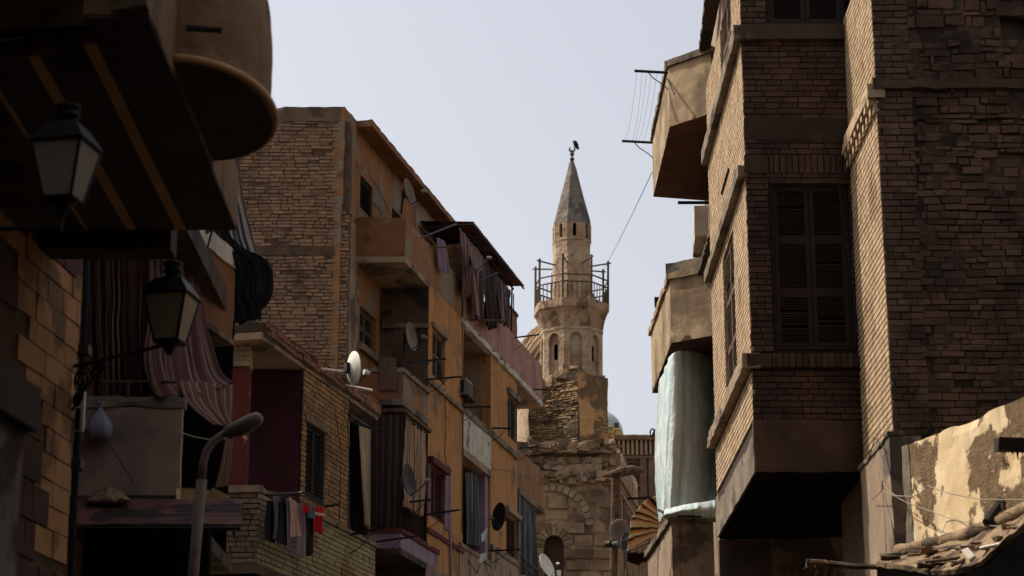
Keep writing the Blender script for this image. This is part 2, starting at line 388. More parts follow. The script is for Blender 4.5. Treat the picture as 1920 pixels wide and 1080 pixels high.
MT['ablaq_red'] = mat('red_brown_stone', (96, 58, 42), (74, 46, 36), 2.2, c3=(60, 40, 34), c3sc=1.6, tone=.25, bump=.4, bsc=30)
MT['metal_dark'] = mat('dark_iron', (36, 32, 30), (26, 24, 23), 9, bump=.2, rough=.55, metal=.3)
MT['metal_rust'] = mat('rusty_iron', (92, 74, 56), (70, 54, 42), 9, bump=.3, rough=.7, metal=.2)
MT['metal_grey'] = mat('grey_galvanised_metal', (130, 114, 100), (106, 92, 80), 8, bump=.2, rough=.55, metal=.15)
MT['white_metal'] = mat('white_enamel', (214, 208, 196), (190, 182, 168), 4, c3=(130, 100, 70), c3sc=4, c3t=.68, bump=.1, rough=.5)
MT['dish_grey'] = mat('weathered_dish', (122, 106, 90), (98, 86, 74), 3, c3=(96, 80, 64), c3sc=2.4, bump=.15, rough=.6)
MT['dish_dark'] = mat('dark_dish', (66, 62, 58), (48, 46, 44), 3, bump=.15, rough=.6)
MT['wood'] = mat('weathered_wood', (104, 78, 54), (72, 54, 38), 6, c3=(48, 38, 30), c3sc=5, streak=.4, bump=.6, bsc=40)
MT['wood_dark'] = mat('dark_shutter_wood', (52, 41, 34), (38, 30, 26), 6, streak=.5, bump=.4)
MT['wood_pale'] = mat('pale_timber', (188, 158, 112), (160, 130, 90), 6, streak=.35, bump=.4)
MT['shutter_grey'] = mat('grey_shutter_paint', (92, 80, 66), (70, 60, 50), 5, streak=.4, bump=.3)
MT['shutter_dark'] = mat('black_green_shutter', (34, 34, 32), (24, 24, 23), 5, bump=.3)
MT['shutter_red'] = mat('red_brown_shutter', (86, 44, 36), (64, 34, 28), 5, streak=.4, bump=.3)
MT['tin'] = mat('rusty_tin', (112, 72, 60), (88, 56, 48), 3, c3=(50, 34, 30), c3sc=1.6, streak=.4, bump=.3, rough=.7)
MT['cable'] = mat('black_cable', (26, 24, 22), (18, 17, 16), 9, bump=0, rough=.6)
MT['cable_pale'] = mat('pale_cable', (150, 136, 114), (124, 112, 94), 9, bump=0, rough=.6)
MT['asphalt'] = mat('dusty_asphalt', (72, 66, 58), (58, 54, 48), .8, bump=.3)
MT['ground'] = mat('dusty_earth', (112, 96, 76), (92, 78, 62), .3, bump=.3)
MT['feather'] = mat('dark_feathers', (40, 32, 26), (26, 22, 19), 30, bump=.3)
MT['debris'] = mat('roof_debris', (150, 126, 94), (104, 84, 62), 7, c3=(70, 56, 44), c3sc=3, tone=.35, bump=.8, bsc=40)
MT['ac'] = mat('air_conditioner_case', (150, 134, 112), (118, 104, 86), 3, streak=.4, bump=.2, rough=.6)
MT['gold'] = mat('gilt_ornament', (190, 150, 80), (160, 120, 60), 6, rough=.5, metal=.3)
MT['dome_glaze'] = mat('pale_glazed_dome', (176, 190, 178), (156, 172, 164), 2, bump=.1, rough=.4)
MT['dome_stone'] = mat('ribbed_dome_stone', (200, 172, 130), (176, 148, 108), 2, bump=.4, bsc=16, c3=(150, 124, 92), c3sc=.8)
MT['far_stone'] = mat('far_brown_stone', (128, 98, 74), (106, 82, 62), 1.2, c3=(100, 78, 60), c3sc=.5, bump=.5, bsc=12, streak=.3)
MT['lean_to_shade'] = mat('black_lean_to_shade', (13, 12, 12), (9, 9, 9), 4, bump=.4, bsc=20, rough=1)  # black in place of shade on the lean-to front and roof edge
MT['bag'] = mat('grey_blue_plastic', (128, 126, 136), (100, 100, 112), 12, bump=.3, rough=.4)
def glass_mat():
    n = N('dusty_lantern_glass'); c = n.mix(n.noise(3, 4), rgb(232, 214, 186), rgb(198, 180, 152))
    n.done(c, .35)
    tr = n.t.nodes.new('ShaderNodeBsdfTranslucent'); n.l(c, tr.inputs[0]); mx = n.t.nodes.new('ShaderNodeMixShader'); mx.inputs[0].default_value = .55
    n.l(n.b.outputs[0], mx.inputs[1]); n.l(tr.outputs[0], mx.inputs[2]); n.l(mx.outputs[0], n.out.inputs[0]); return n.m
MT['lantern_glass'] = glass_mat()
def pane_mat():
    n = N('dark_window_glass'); return n.done(rgb(22, 22, 22), .15, 0, .5)
MT['pane'] = pane_mat()
def peel_mat():
    n = N('peeling_ochre_plaster')
    base = n.mix(n.ramp(n.noise(3.0), .3, .7), rgb(216, 194, 158), rgb(204, 172, 124))
    base = n.mix(n.ramp(n.noise(1.6, 7, off=5), .5, .66), base, rgb(228, 206, 168))
    under = n.mix(n.ramp(n.noise(9, 8), .35, .65), rgb(134, 108, 76), rgb(98, 78, 56))
    f = n.ramp(n.noise(1.25, 10, .62, off=2.3), .488, .505)
    st = n.ramp(n.noise(1.0, 6, .6, stretch=(5, 5, .6), off=4), .52, .72)
    base = n.mix(n.math('MULTIPLY', st, .45), base, rgb(120, 96, 66))
    c = n.mix(f, base, under)
    h = n.math('ADD', n.math('MULTIPLY', n.noise(40, 5), n.math('MULTIPLY_ADD', f, 1.6, .2)), n.math('MULTIPLY', f, -1.2))
    n.bump(h, .7, .03)
    return n.done(c, .95)
MT['peel'] = peel_mat()
# cloths
MT['cl_maroon'] = stripes('maroon_striped_cloth', [(.3, (94, 62, 54)), (.08, (138, 112, 90)), (.2, (58, 42, 40)), (.12, (128, 94, 78)), (.3, (80, 52, 47))], 9)
MT['cl_dark'] = stripes('dark_striped_cloth', [(.3, (84, 54, 50)), (.1, (140, 100, 76)), (.25, (60, 46, 48)), (.12, (150, 108, 84)), (.23, (70, 46, 44))], 7)
MT['cl_rose'] = stripes('rose_striped_cloth', [(.4, (106, 72, 64)), (.18, (146, 120, 100)), (.42, (88, 58, 53))], 7)
MT['cl_grey'] = stripes('grey_white_striped_cloth', [(.45, (84, 80, 84)), (.3, (170, 162, 156)), (.25, (60, 58, 64))], 8)
MT['cl_black'] = stripes('black_ribbed_cloth', [(.55, (24, 24, 27)), (.45, (14, 14, 16))], 16)
MT['cl_beige'] = stripes('beige_striped_cloth', [(.35, (150, 120, 98)), (.12, (88, 66, 58)), (.35, (166, 138, 114)), (.18, (110, 84, 72))], 9)
MT['cl_brown'] = stripes('brown_dark_striped_cloth', [(.4, (58, 44, 38)), (.1, (84, 64, 52)), (.5, (42, 32, 30))], 8)
MT['cl_mauve'] = stripes('faded_mauve_striped_cloth', [(.4, (96, 72, 66)), (.12, (150, 120, 108)), (.3, (60, 46, 46)), (.18, (128, 94, 86))], 5)
MT['cl_greyblue'] = stripes('grey_blue_striped_cloth', [(.4, (70, 74, 78)), (.2, (120, 122, 120)), (.4, (52, 56, 60))], 11)
MT['cl_white'] = stripes('white_tarp', [(.5, (196, 204, 200)), (.14, (164, 188, 186)), (.2, (204, 210, 205)), (.16, (180, 198, 195))], 4, jitter=.06, trans=.15, dirt=.2, crease=.4)
MT['cl_cream'] = stripes('cream_curtain', [(.6, (168, 152, 132)), (.4, (150, 134, 116))], 3)
MT['cl_awning'] = stripes('orange_striped_awning', [(.26, (228, 200, 158)), (.14, (52, 42, 36)), (.16, (206, 138, 76)), (.24, (232, 210, 174)), (.1, (84, 62, 46)), (.1, (210, 150, 90))], 3.3, axis=1, trans=.15, dirt=.1)
def plain(name, c): return stripes(name, [(.5, c), (.5, tuple(int(x * .93) for x in c))], 3, dirt=.2)
MT['g_navy'] = plain('navy_garment', (34, 38, 46)); MT['g_black'] = plain('black_garment', (22, 23, 26)); MT['g_pink'] = plain('pale_pink_garment', (186, 156, 150))
MT['g_lilac'] = plain('lilac_garment', (132, 112, 128)); MT['g_red'] = plain('red_garment', (170, 20, 22)); MT['g_blue'] = plain('blue_garment', (70, 104, 128)); MT['g_grey'] = plain('grey_garment', (92, 98, 104))
MT['g_rug'] = stripes('patterned_rug', [(.3, (96, 78, 66)), (.2, (58, 48, 44)), (.2, (120, 96, 80)), (.3, (70, 58, 52))], 14, axis=1, jitter=.08)

MT['bal_plaster'] = mat('golden_grey_plaster', (172, 148, 114), (146, 124, 94), 1.8, c3=(116, 96, 72), c3sc=1.4, c3t=.54, c3w=.08, streak=.55, bump=.35, c4=(196, 176, 142), c4sc=2.4, c4t=.68)
MT['drum_plaster'] = mat('dull_brown_plaster', (150, 114, 80), (128, 98, 70), 1.6, c3=(104, 86, 68), c3sc=1.9, c3t=.57, c3w=.03, streak=.5, bump=.6, c4=(176, 150, 120), c4sc=3, c4t=.66)
MT['strip_ochre'] = mat('lit_strip_ochre', (206, 160, 112), (180, 136, 94), 3, bump=.3)  # pale ochre holds the light on beam sides and balcony rim
MT['parapet_light'] = mat('light_grey_plaster', (158, 136, 116), (134, 114, 98), 2.0, c3=(104, 90, 80), c3sc=1.1, c3t=.6, c3w=.08, streak=.45, bump=.3, c4=(44, 38, 34), c4sc=5, c4t=.7)

MT['corner_brick'] = mat('brown_corner_brick', (112, 86, 66), (90, 69, 54), 4, c3=(66, 52, 42), c3sc=1.1, c3t=.54, c3w=.1, tone=.25, bump=.5, bsc=50, streak=.2, mortar=(66, 52, 41))

MT['cap'] = mat('brown_roof_beam', (112, 94, 76), (92, 77, 62), 2.5, c3=(76, 64, 54), c3sc=1.4, streak=.4, bump=.5)

for k_ in ('lean_to_shade', 'black', 'soffit_dark'): next(q for q in MT[k_].node_tree.nodes if q.type == 'BSDF_PRINCIPLED').inputs['Specular IOR Level'].default_value = 0.0
# ------------------------------------------------------------------ things that come up again and again
UP = V((0, 0, 1))
def shutter(parent, fr, s0, s1, z0, z1, o, m, leaves=2, panels=1, th=.04, st=.05, pitch=.045, frame_m=None, name='shutter'):
    """louvred leaves: real slats between stiles"""
    if s0 > s1: s0, s1 = s1, s0
    if z0 > z1: z0, z1 = z1, z0
    b = B(); e = .035
    for x0, x1 in ((s0, s0 + e), (s1 - e, s1)): b.box(fr, x0, x1, z0, z1, o - th - .02, o + .012)
    b.box(fr, s0 + e, s1 - e, z1 - e, z1, o - th - .02, o + .01); b.box(fr, s0 + e, s1 - e, z0, z0 + e, o - th - .02, o + .01)
    root = b.build('window_frame', frame_m or m, parent)
    w = (s1 - s0 - 2 * e) / leaves
    for k in range(leaves):
        b = B(); a0 = s0 + e + k * w + .004; a1 = a0 + w - .008; y0, y1 = z0 + e + .004, z1 - e - .004
        b.box(fr, a0, a0 + st, y0, y1, o - th, o); b.box(fr, a1 - st, a1, y0, y1, o - th, o)
        h = (y1 - y0) / panels
        for q in range(panels):
            p0, p1 = y0 + q * h, y0 + (q + 1) * h
            b.box(fr, a0 + st, a1 - st, p0, p0 + st * .9, o - th, o - .002); b.box(fr, a0 + st, a1 - st, p1 - st * .9, p1, o - th, o - .002)
            z = p0 + st * .9
            while z < p1 - st * .9 - pitch * .5:
                tl = random.uniform(.55, 1.0)
                if random.random() < .035: z += pitch; continue
                c = [fr.pt(a, zz, oo) for a, zz, oo in ((a0 + st, z + pitch * .7, o - th + .004), (a1 - st, z + pitch * .7, o - th + .004), (a1 - st, z + pitch * .9, o - th + .004), (a0 + st, z + pitch * .9, o - th + .004),
                                                        (a0 + st, z, o - .004 * tl), (a1 - st, z, o - .004 * tl), (a1 - st, z + pitch * .2, o - .004 * tl), (a0 + st, z + pitch * .2, o - .004 * tl))]
                b.hexa(c, random.random()); z += pitch
        b.build(name, m, root)
    return root
def dish(c, r, facing, mount_to, label, m=None, arm=.85, group='satellite dishes on the street walls', depth=.16, m_arm=None):
    c = V(c); f = V(facing).normalized()
    t = thing('satellite_dish', label, 'satellite dish', mount_to, group)
    b = B(); pr = []
    for k in range(9):
        q = k / 8; pr.append((r * q + .001, depth * r * 2 * q * q))
    pr += [(r * 1.03, depth * r * 2 + .004), (r * 1.03, depth * r * 2 - .012), (r, depth * r * 2 - .014)]
    for k in range(7, -1, -1):
        q = k / 8; pr.append((r * q + .001, depth * r * 2 * q * q - .014))
    b.lathe(pr, c, 32, axis=f); b.build('reflector', m or MT['dish_grey'], t, smooth=True)
    sd = f.cross(UP).normalized(); up = sd.cross(f)
    base = c - up * r * .95 + f * depth * r * 1.8; tip = c + f * r * arm * 1.25 - up * r * .25
    b = B(); b.tube([base, base.lerp(tip, .5) - up * .03, tip], .012, 6); b.build('feed_arm', m_arm or MT['metal_dark'], t)
    b = B(); b.lathe([(.001, -.05), (.03, -.05), (.034, .0), (.045, .03), (.045, .05), (.001, .052)], tip, 12, axis=-(f + up * -.2)); b.tube([tip, tip + up * .05], .022, 6)
    b.build('receiver', MT['white_metal'] if m is MT['white_metal'] else MT['metal_grey'], t)
    b = B(); bk = c - f * .05; b.tube([c, bk, V(mount_to)], .022, 8); b.box(Frame((bk.x, bk.y), (f.y, -f.x) if abs(f.x) + abs(f.y) > .01 else (1, 0), (f.x, f.y)), -.06, .06, bk.z - .08, bk.z + .08, -.02, .03); b.build('mount', MT['metal_dark'], t)
    return t
def bracket(fr, s, z, o, L, label, lean=0.0, slope=.0, brace=True, r=.018, m=None, group='iron clothes line brackets on the walls', drop=.3):
    a = fr.pt(s, z, o); e = fr.pt(s + lean, z + slope, o + L)
    t = thing('clothes_bracket', label, 'bracket', a, group)
    b = B(); dv = (e - a).normalized(); x = dv.cross(UP).normalized() * r * .8; y = UP * r
    b.hexa([a - x - y, a + x - y, a + x + y, a - x + y, e - x - y, e + x - y, e + x + y, e - x + y]); b.build('arm', m or MT['metal_dark'], t)
    if brace:
        q = fr.pt(s, z - drop, o); mid = a.lerp(e, .62)
        b = B(); pts = [q + (mid - q) * k / 8 + (UP * -.04 + fr.n * .03) * sin(pi * k / 8) for k in range(9)]
        pts += [mid + fr.n * .03 * k + UP * (-.012 * k * k + .0) for k in (1, 2)]
        b.tube(pts, r * .45, 6); b.build('brace', m or MT['metal_dark'], t)
    return t
def cable(pts, label, r=.006, m=None, sag=0.0, cat='cable', name='cable', n=14, group=None):
    pts = [V(p) for p in pts]
    if len(pts) == 2 and sag:
        a, e = pts; pts = [a.lerp(e, k / n) - UP * (sag * 4 * (k / n) * (1 - k / n)) for k in range(n + 1)]
    b = B(); b.tube(pts, r, 5); return tag(b.build(name, m or MT['cable'], None), label, cat, group)
def lantern(c, sc, rot, arm_from, label, scroll=True):
    """four-sided street lantern on a scrolled wall bracket; c = bottom centre of the glass"""
    c = V(c); t = thing('wall_lantern', label, 'lantern', arm_from, 'black iron wall lanterns')
    def ring(w, z): return [c + V((cos(rot + pi / 4 + k * pi / 2), sin(rot + pi / 4 + k * pi / 2), 0)) * (w * 1.414 / 2 * sc) + UP * z * sc for k in range(4)]
    lo, hi = ring(.235, 0), ring(.42, .46)
    li, hi_i = ring(.225, .005), ring(.408, .455)
    for k in range(4):
        b = B(); a, e, g, h = li[k], li[(k + 1) % 4], hi_i[(k + 1) % 4], hi_i[k]; n = (e - a).cross(h - a).normalized() * .004
        b.prism([a, e, g, h], n); b.build('glass_pane', MT['lantern_glass'], t)
    b = B()
    for k in range(4):
        b.tube([lo[k], hi[k]], .014 * sc, 6)
        b.tube([lo[k], lo[(k + 1) % 4]], .017 * sc, 6); b.tube([hi[k], hi[(k + 1) % 4]], .02 * sc, 6)
    b.build('cage', MT['metal_dark'], t)
    r0, r1, r2 = ring(.47, .46), ring(.27, .62), ring(.16, .66)
    b = B()
    for A, E in ((r0, r1), (r1, r2)):
        for k in range(4): b.face([A[k], A[(k + 1) % 4], E[(k + 1) % 4], E[k]])
    b.face(r0[::-1]); b.face(r2); b.build('lantern_roof', MT['metal_dark'], t)
    b = B(); b.lathe([(.07, .65), (.06, .69), (.09, .70), (.10, .72), (.085, .74), (.07, .76), (.10, .775), (.10, .80), (.05, .82), (.001, .83)], (0, 0, 0), 16)
    b.v = [c + p * sc for p in b.v]; b.build('vent_cap', MT['metal_dark'], t, smooth=True)
    b = B(); b.lathe([(.001, -.12), (.03, -.12), (.045, -.08), (.06, -.05), (.12, -.02), (.125, .0), (.001, .0)], (0, 0, 0), 16); b.v = [c + p * sc for p in b.v]; b.build('base_cup', MT['metal_dark'], t, smooth=True)
    a = V(arm_from); e = c - UP * .12 * sc
    b = B(); b.tube([a, V((e.x, e.y, a.z)), e], .02 * sc, 8); b.build('bracket_arm', MT['metal_dark'], t)
    if scroll:
        h = V((e.x - a.x, e.y - a.y, 0)).normalized(); b = B()
        for cx, R, dz in ((.2, .15, -.17), (.42, .1, -.11), (.14, .08, -.36)):
            o = a + h * cx * sc + UP * dz * sc
            b.tube([o + h * (R * sc * (1 - k / 34) * cos(k * .45)) + UP * (R * sc * (1 - k / 34) * sin(k * .45)) for k in range(31)], .013 * sc, 6)
            for k in range(6): b.lathe([(.001, -.012), (.028 * sc, 0), (.001, .012)], o + h * (R * .55 * sc * cos(k * 1.05)) + UP * (R * .55 * sc * sin(k * 1.05)), 8, axis=h.cross(UP))
        b.tube([a + UP * .05 * sc, a - UP * .55 * sc], .022 * sc, 8)
        b.tube([a - UP * .5 * sc + h * .02, a - UP * .3 * sc + h * .2 * sc, a - UP * .05 * sc + h * .55 * sc], .014 * sc, 6)
        b.build('scroll', MT['metal_dark'], t)
    return t
# ================================================================== near house with the overhang
FN = Frame((-3.525, 16.8), (.13, 1), (1, -.13))
nb = thing('stone_house', 'ochre and red-brown banded stone house with a beamed overhang and round balcony', 'house', (-3.9, 14, 0))
b = B()
b.box(FN, -26, 0, 0, 22, -6, -.03); b.build('wall_core', MT['mortar_dark'], nb)
def fn_px(s, z):   # reference pixel of a point on the wall, to follow the pattern of its courses
    p = FN.pt(s, z) - EYE; d = p.y * CT + p.z * ST; return 960 + FPX * p.x / d, 540 - FPX * (-p.y * ST + p.z * CT) / d
bo = B()
def arch_hole(s, z):
    x, y = fn_px(s, z); return not (x < 30 and 575 + max(0, (x - 6)) * 1.6 < y < 720)
def isred(s, z):
    x, y = fn_px(s, z)
    if x < 38 + .035 * (y - 480) and y > 470: return True
    if y > 760 and x < 78: return True
    return (z - 3.16) % .62 < .3 and z < 4.35 or (z > 6.5 and z < 6.9)
lay(bo, FN, -3.4, 0, 2.0, 7.2, 0, course=.2, L=.36, gap=.007, prot=.006, pill=.004, keep=lambda s, z: arch_hole(s, z) and not isred(s, z), cjit=.12)
lay(bo, FN, -3.4, 0, 2.0, 7.2, .003, course=.3, L=.42, gap=.008, prot=.010, pill=.010, keep=lambda s, z: arch_hole(s, z) and isred(s, z), cjit=.1, tonef=lambda s, z: 2 + random.random() * .98)
wall(bo, FN, -3.4, 0, 2.0, 7.2, -.014, tone=-1)
bo.build('banded_masonry', MT['ablaq'], nb)
zs = 6.61   # underside of the beams
sl = B()
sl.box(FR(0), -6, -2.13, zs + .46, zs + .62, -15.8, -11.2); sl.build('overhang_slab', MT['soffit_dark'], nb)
for k, (x0, x1, yn) in enumerate(((-3.27, -2.975, 12.15), (-2.90, -2.595, 11.95), (-2.52, -2.13, 11.6))):
    b = B(); b.rbox(FR(0), x0, x1, zs, zs + .46, -15.75, -yn, amp=.006, cell=.3); b.build('beam', MT['drum_plaster'], nb)
    b = B(); b.box(FR(0), x0 + .004, x1 - .004, zs - .02, zs - .004, -15.74, -yn - .01); b.build('beam_shade', MT['soffit_dark'], nb)  # dark sheet under each beam, its underside shade put into colour
    b = B(); b.box(FR(0), *((x1 + .002, x1 + .074) if k < 2 else (-3.36, -3.275)), zs - .03, zs + .06, -15.7, -yn - .03); b.build('lit_side_strip', MT['strip_ochre'], nb)  # pale strips between the beams, coloured as their lit sides
b = B(); b.prism([V((-5.5, 12.3, zs + .02)), V((-3.3, 12.18, zs + .02)), V((-2.9, 11.97, zs + .02)), V((-2.5, 11.66, zs + .02)), V((-2.131, 11.5, zs + .02)), V((-2.131, 11.75, zs + .02)), V((-5.5, 12.7, zs + .02))], UP * 2.2); b.build('front_beam', MT['bal_plaster'], nb)
b = B(); b.box(FR(0), -4.2, -2.64, zs - .16, zs + .3, -16.05, -15.76); b.build('end_beam', MT['concrete_dark'], nb)
b = B(); b.box(FR(0), -5.2, -3.3, zs - .05, zs + .4, -15.7, -12.4); b.build('wall_beam', MT['concrete_dark'], nb)
# round balcony at the street end of the overhang
prof = [(1.0, .0), (1.02, .03), (1.02, .10), (.985, .11), (.99, .3), (.985, .5), (.95, .7), (.88, .88), (.76, 1.04), (.6, 1.16), (.4, 1.24)]
cx, cy, rx, ry = -2.128, 13.43, .51, .90
def hd(k, m, q): a = -pi / 2 + pi * k / m; return V((cx + rx * cos(a) * q, cy + ry * sin(a) * q, 0))
b = B(); m = 40
b.grid(lambda u, w: hd(u * m, m, lerp_poly([V((p[0], 0, 0)) for p in prof], w).x) + UP * (zs + .055 + lerp_poly([V((p[1], 0, 0)) for p in prof], w).x) + noise.noise_vector(V((u * 4, w * 5, 1))) * .012 + noise.noise_vector(V((u * 17, w * 19, 5))) * .006, m * 2, 44)
b.build('balcony_parapet', MT['drum_plaster'], nb, smooth=True)
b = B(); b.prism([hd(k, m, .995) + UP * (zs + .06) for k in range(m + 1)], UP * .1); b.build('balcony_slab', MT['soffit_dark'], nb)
b = B(); b.tube([hd(k, m, 1.03) + UP * (zs + .09) for k in range(m + 1)], .03, 8); b.build('balcony_rim', MT['strip_ochre'], nb, smooth=True)
b = B(); pA = V((-2.02, 12.52, zs + .33)); b.box(Frame((-1.99, 12.46), (1, .16), (.16, -1)), -.06, .16, zs + .25, zs + .27, .0, .05); b.build('balcony_drain', MT['metal_dark'], nb)
# white panel, pale plaster booth at the edge
fb = Frame((-2.1, 9.0), (.13, 1), (1, -.13))
bt = thing('plaster_booth', 'pale stained plaster wall with a dark sloped coping at the edge of the street', 'wall', (-2.3, 8, 0))
b = B(); b.rbox(fb, -5, 0, 0, 3.55, -.5, 0, amp=.01, cell=.3); b.build('wall', mat('blotched_white_plaster', (150, 136, 120), (130, 118, 104), 1.5, c3=(88, 66, 50), c3sc=1.8, c3t=.56, streak=.4), bt)
b = B(); b.box(fb, -5, .04, 3.55, 3.74, -.55, .05); b.build('coping', MT['metal_dark'], bt)
# drainpipe and old conduit on the corner
t = thing('drain_pipe', 'blue-black drain pipe with pale patches on the corner of the banded stone house', 'pipe', P(150, 1000, 17.0))
b = B(); b.tube([P(163, 445, 17), P(160, 560, 17), P(153, 700, 17), P(146, 800, 17), P(136, 1000, 17), P(132, 1110, 17)], .028, 8); b.build('pipe', mat('blue_black_pipe', (38, 44, 48), (28, 30, 32), 9), t)
for y, x in ((470, 162), (655, 156), (790, 147), (870, 142)):
    b = B(); p = P(x, y, 17); b.box(FR(17, p.x), -.07, .05, p.z - .04, p.z + .04, -.1, .045); b.build('clamp', MT['metal_rust'], t)
t = thing('junction_box', 'small white cable box hanging on the corner pipe below the lantern bracket', 'box', P(151, 770, 16.9))
b = B(); p = P(150, 765, 16.9); b.rbox(FR(16.9, p.x), -.045, .045, p.z - .2, p.z + .13, 0, .07, amp=.004); b.build('casing', MT['white_paint'], t)
b = B(); b.box(FR(16.9, p.x), -.01, .02, p.z - .2, p.z - .02, .07, .085); b.build('latch', MT['metal_dark'], t)
# lanterns
Lp = P(118, 376, 11.0)
lantern(Lp, .68, radians(-12), (-3.9, 11.0, P(100, 428, 11).z), 'larger iron lantern hanging under the concrete beams')
Lq = P(318, 642, 16.0)
lantern(Lq, .80, radians(-11), V((P(140, 680, 16.9).x, 16.75, P(140, 680, 16.6).z)), 'smaller iron lantern before the maroon striped curtain, on a scrolled bracket')

# ================================================================== house with the curtained balcony
bh = thing('balcony_house', 'dim brown house with a curtained balcony and dark shop below', 'house', (-4.2, 20, 0))
FB = Frame((-4.3, 19.2), (.1, 1), (1, -.1))
b = B(); b.box(FB, -1.8, 3.9, 0, 10.3, -5, 0); b.build('wall', MT['ochre_dark'], bh)
F20 = FR(20)
xl, zt = F20.px(152, 745); xr, zb = F20.px(335, 930)
b = B(); b.rbox(F20, xl - .3, xr, zb, zt - .10, -.12, 0, amp=.008, cell=.1); b.build('balcony_parapet', MT['parapet_light'], bh)
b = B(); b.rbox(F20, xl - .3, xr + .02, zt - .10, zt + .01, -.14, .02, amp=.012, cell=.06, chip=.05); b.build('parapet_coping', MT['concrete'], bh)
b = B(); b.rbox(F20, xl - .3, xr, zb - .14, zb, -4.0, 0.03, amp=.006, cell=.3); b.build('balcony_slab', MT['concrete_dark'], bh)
rz = F20.px(240, 716)[1]
b = B(); b.tube([P(190, 716, 20), P(332, 716, 20)], .016, 8); b.tube([P(240, 716, 20), P(240, 745, 20)], .016, 6); b.build('balcony_rail', MT['metal_rust'], bh)
b = B(); b.box(FR(23.6), -4.4, P(438, 600, 23.6).x, zb, P(438, 560, 23.6).z, -.1, 0); b.build('end_wall', MT['black'], bh)
b = B(); b.box(FR(21), -4.6, -4.05, zb, 10.0, -2.6, 0); b.build('room_wall', MT['black'], bh)
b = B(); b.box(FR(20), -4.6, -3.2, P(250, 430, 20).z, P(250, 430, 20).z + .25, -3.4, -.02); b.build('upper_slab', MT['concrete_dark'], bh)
# shop recess under the awning
b = B(); b.box(FR(20.6), -4.6, -2.95, 0, zb - .15, -.2, 0); b.build('shop_front', MT['black'], bh)
# rust-brown upper balcony
F22 = Frame((P(360, 500, 22.0).x, 22), (.235, 1), (1, -.235))
s1, z1 = F22.px(441, 507); _, z0 = F22.px(441, 642); zc = F22.px(441, 488)[1]
b = B(); b.rbox(F22, -.6, s1, z0, z1 - .0, -.12, 0, amp=.01, cell=.1); b.build('upper_parapet', MT['rust_plaster'], bh)
b = B(); b.rbox(F22, -.6, s1 + .02, z1, zc + .1, -.16, .03, amp=.012, cell=.08, chip=.05); b.build('upper_coping', MT['white_paint'], bh)
b = B(); b.rbox(F22, -.6, s1, z0 - .06, z0, -1.0, .02, amp=.006, cell=.2); b.build('upper_floor', MT['concrete'], bh)
b = B(); b.box(F22, s1 - .11, s1, z0, zc + .05, -1.0, -.13); b.build('upper_end_panel', MT['rust_plaster'], bh)
b = B(); b.box(F22, -.6, s1 - .3, z0, zc + .6, -1.3, -1.02); b.build('upper_wall', MT['concrete_dark'], bh)
# cloths on this house
tag(cloth('curtain', MT['cl_dark'], [[P(160, 452, 20.3), P(290, 452, 20.3)], [P(166, 600, 20.3), P(286, 600, 20.3)], [P(172, 760, 20.3), P(288, 756, 20.3)]], 9, .05, (0, -1, 0), nu=120), 'dark striped curtain drawn across the balcony behind its grey parapet', 'curtain')
tag(cloth('curtain', MT['cl_maroon'], [[P(284, 436, 20.25), P(320, 437, 21.0), P(358, 440, 22.0)], [P(282, 560, 20.2), P(330, 565, 20.9), P(375, 570, 21.8)], [P(275, 690, 20.0), P(338, 700, 20.6), P(405, 690, 21.6)], [P(300, 745, 19.9), P(352, 742, 20.4), P(436, 716, 21.5)]], 6, .055, (1, -.6, 0), nu=90, nv=40, seed=3), 'maroon striped curtain sweeping outwards beside the smaller lantern', 'curtain')
tag(cloth('cloth', MT['cl_rose'], [[P(336, 714, 20.2), P(385, 718, 20.8), P(438, 720, 21.5)], [P(352, 752, 20.2), P(395, 762, 20.8), P(437, 770, 21.4)], [P(400, 796, 20.5), P(425, 800, 20.9), P(436, 806, 21.4)]], 3, .02, (1, -.8, 0), nu=50, seed=5), 'loose rose striped end of cloth hanging below the maroon curtain', 'cloth')
tag(cloth('cloth', MT['cl_rose'], [[P(424, 808, 22), P(438, 806, 22.2)], [P(412, 870, 22), P(430, 880, 22.2)], [P(402, 915, 22), P(424, 912, 22.2)]], 2, .02, (1, -.6, 0), seed=8), 'narrow pale striped rag hanging by the red pillar', 'cloth')
tag(cloth('cloth', MT['cl_black'], [[P(362, 404, 22.3), P(395, 404, 22.5), P(418, 414, 22.7)], [P(395, 446, 22.7), P(424, 452, 23.0), P(446, 462, 23.3)], [P(438, 500, 23.2), P(472, 496, 23.4), P(500, 492, 23.7)], [P(443, 545, 23.3), P(478, 548, 23.5), P(503, 545, 23.8)], [P(450, 604, 23.4), P(470, 604, 23.6), P(488, 574, 23.8)]], 8, .055, (1, -.5, .3), nu=90, nv=50, seed=2, topamp=.5, wr=1.5, pleat=3, ragged=.3), 'black ribbed cloth flung over a pole above the rust-brown balcony', 'cloth')
b = B(); b.tube([P(366, 443, 22.2), P(400, 430, 22.3)], .02, 6); b.tube([P(470, 492, 23.7), P(500, 487, 23.8)], .02, 6); b.tube([P(398, 432, 22.15), P(384, 482, 22.15)], .012, 6)
tag(b.build('cloth_pole', MT['metal_dark']), 'dark pole ends holding the black ribbed cloth', 'pole')
tag(cloth('cloth', MT['cl_grey'], [[P(426, 296, 24.4), P(446, 296, 24.6)], [P(424, 380, 24.4), P(458, 380, 24.7)], [P(432, 440, 24.4), P(474, 440, 24.8)], [P(446, 486, 24.4), P(482, 486, 24.9)], [P(448, 560, 24.4), P(482, 560, 24.9)], [P(462, 602, 24.5), P(486, 602, 24.9)]], 4, .035, (1, -.6, 0), nu=60, nv=40, seed=4), 'long grey and white striped sheet hanging before the bare brick wall', 'sheet')
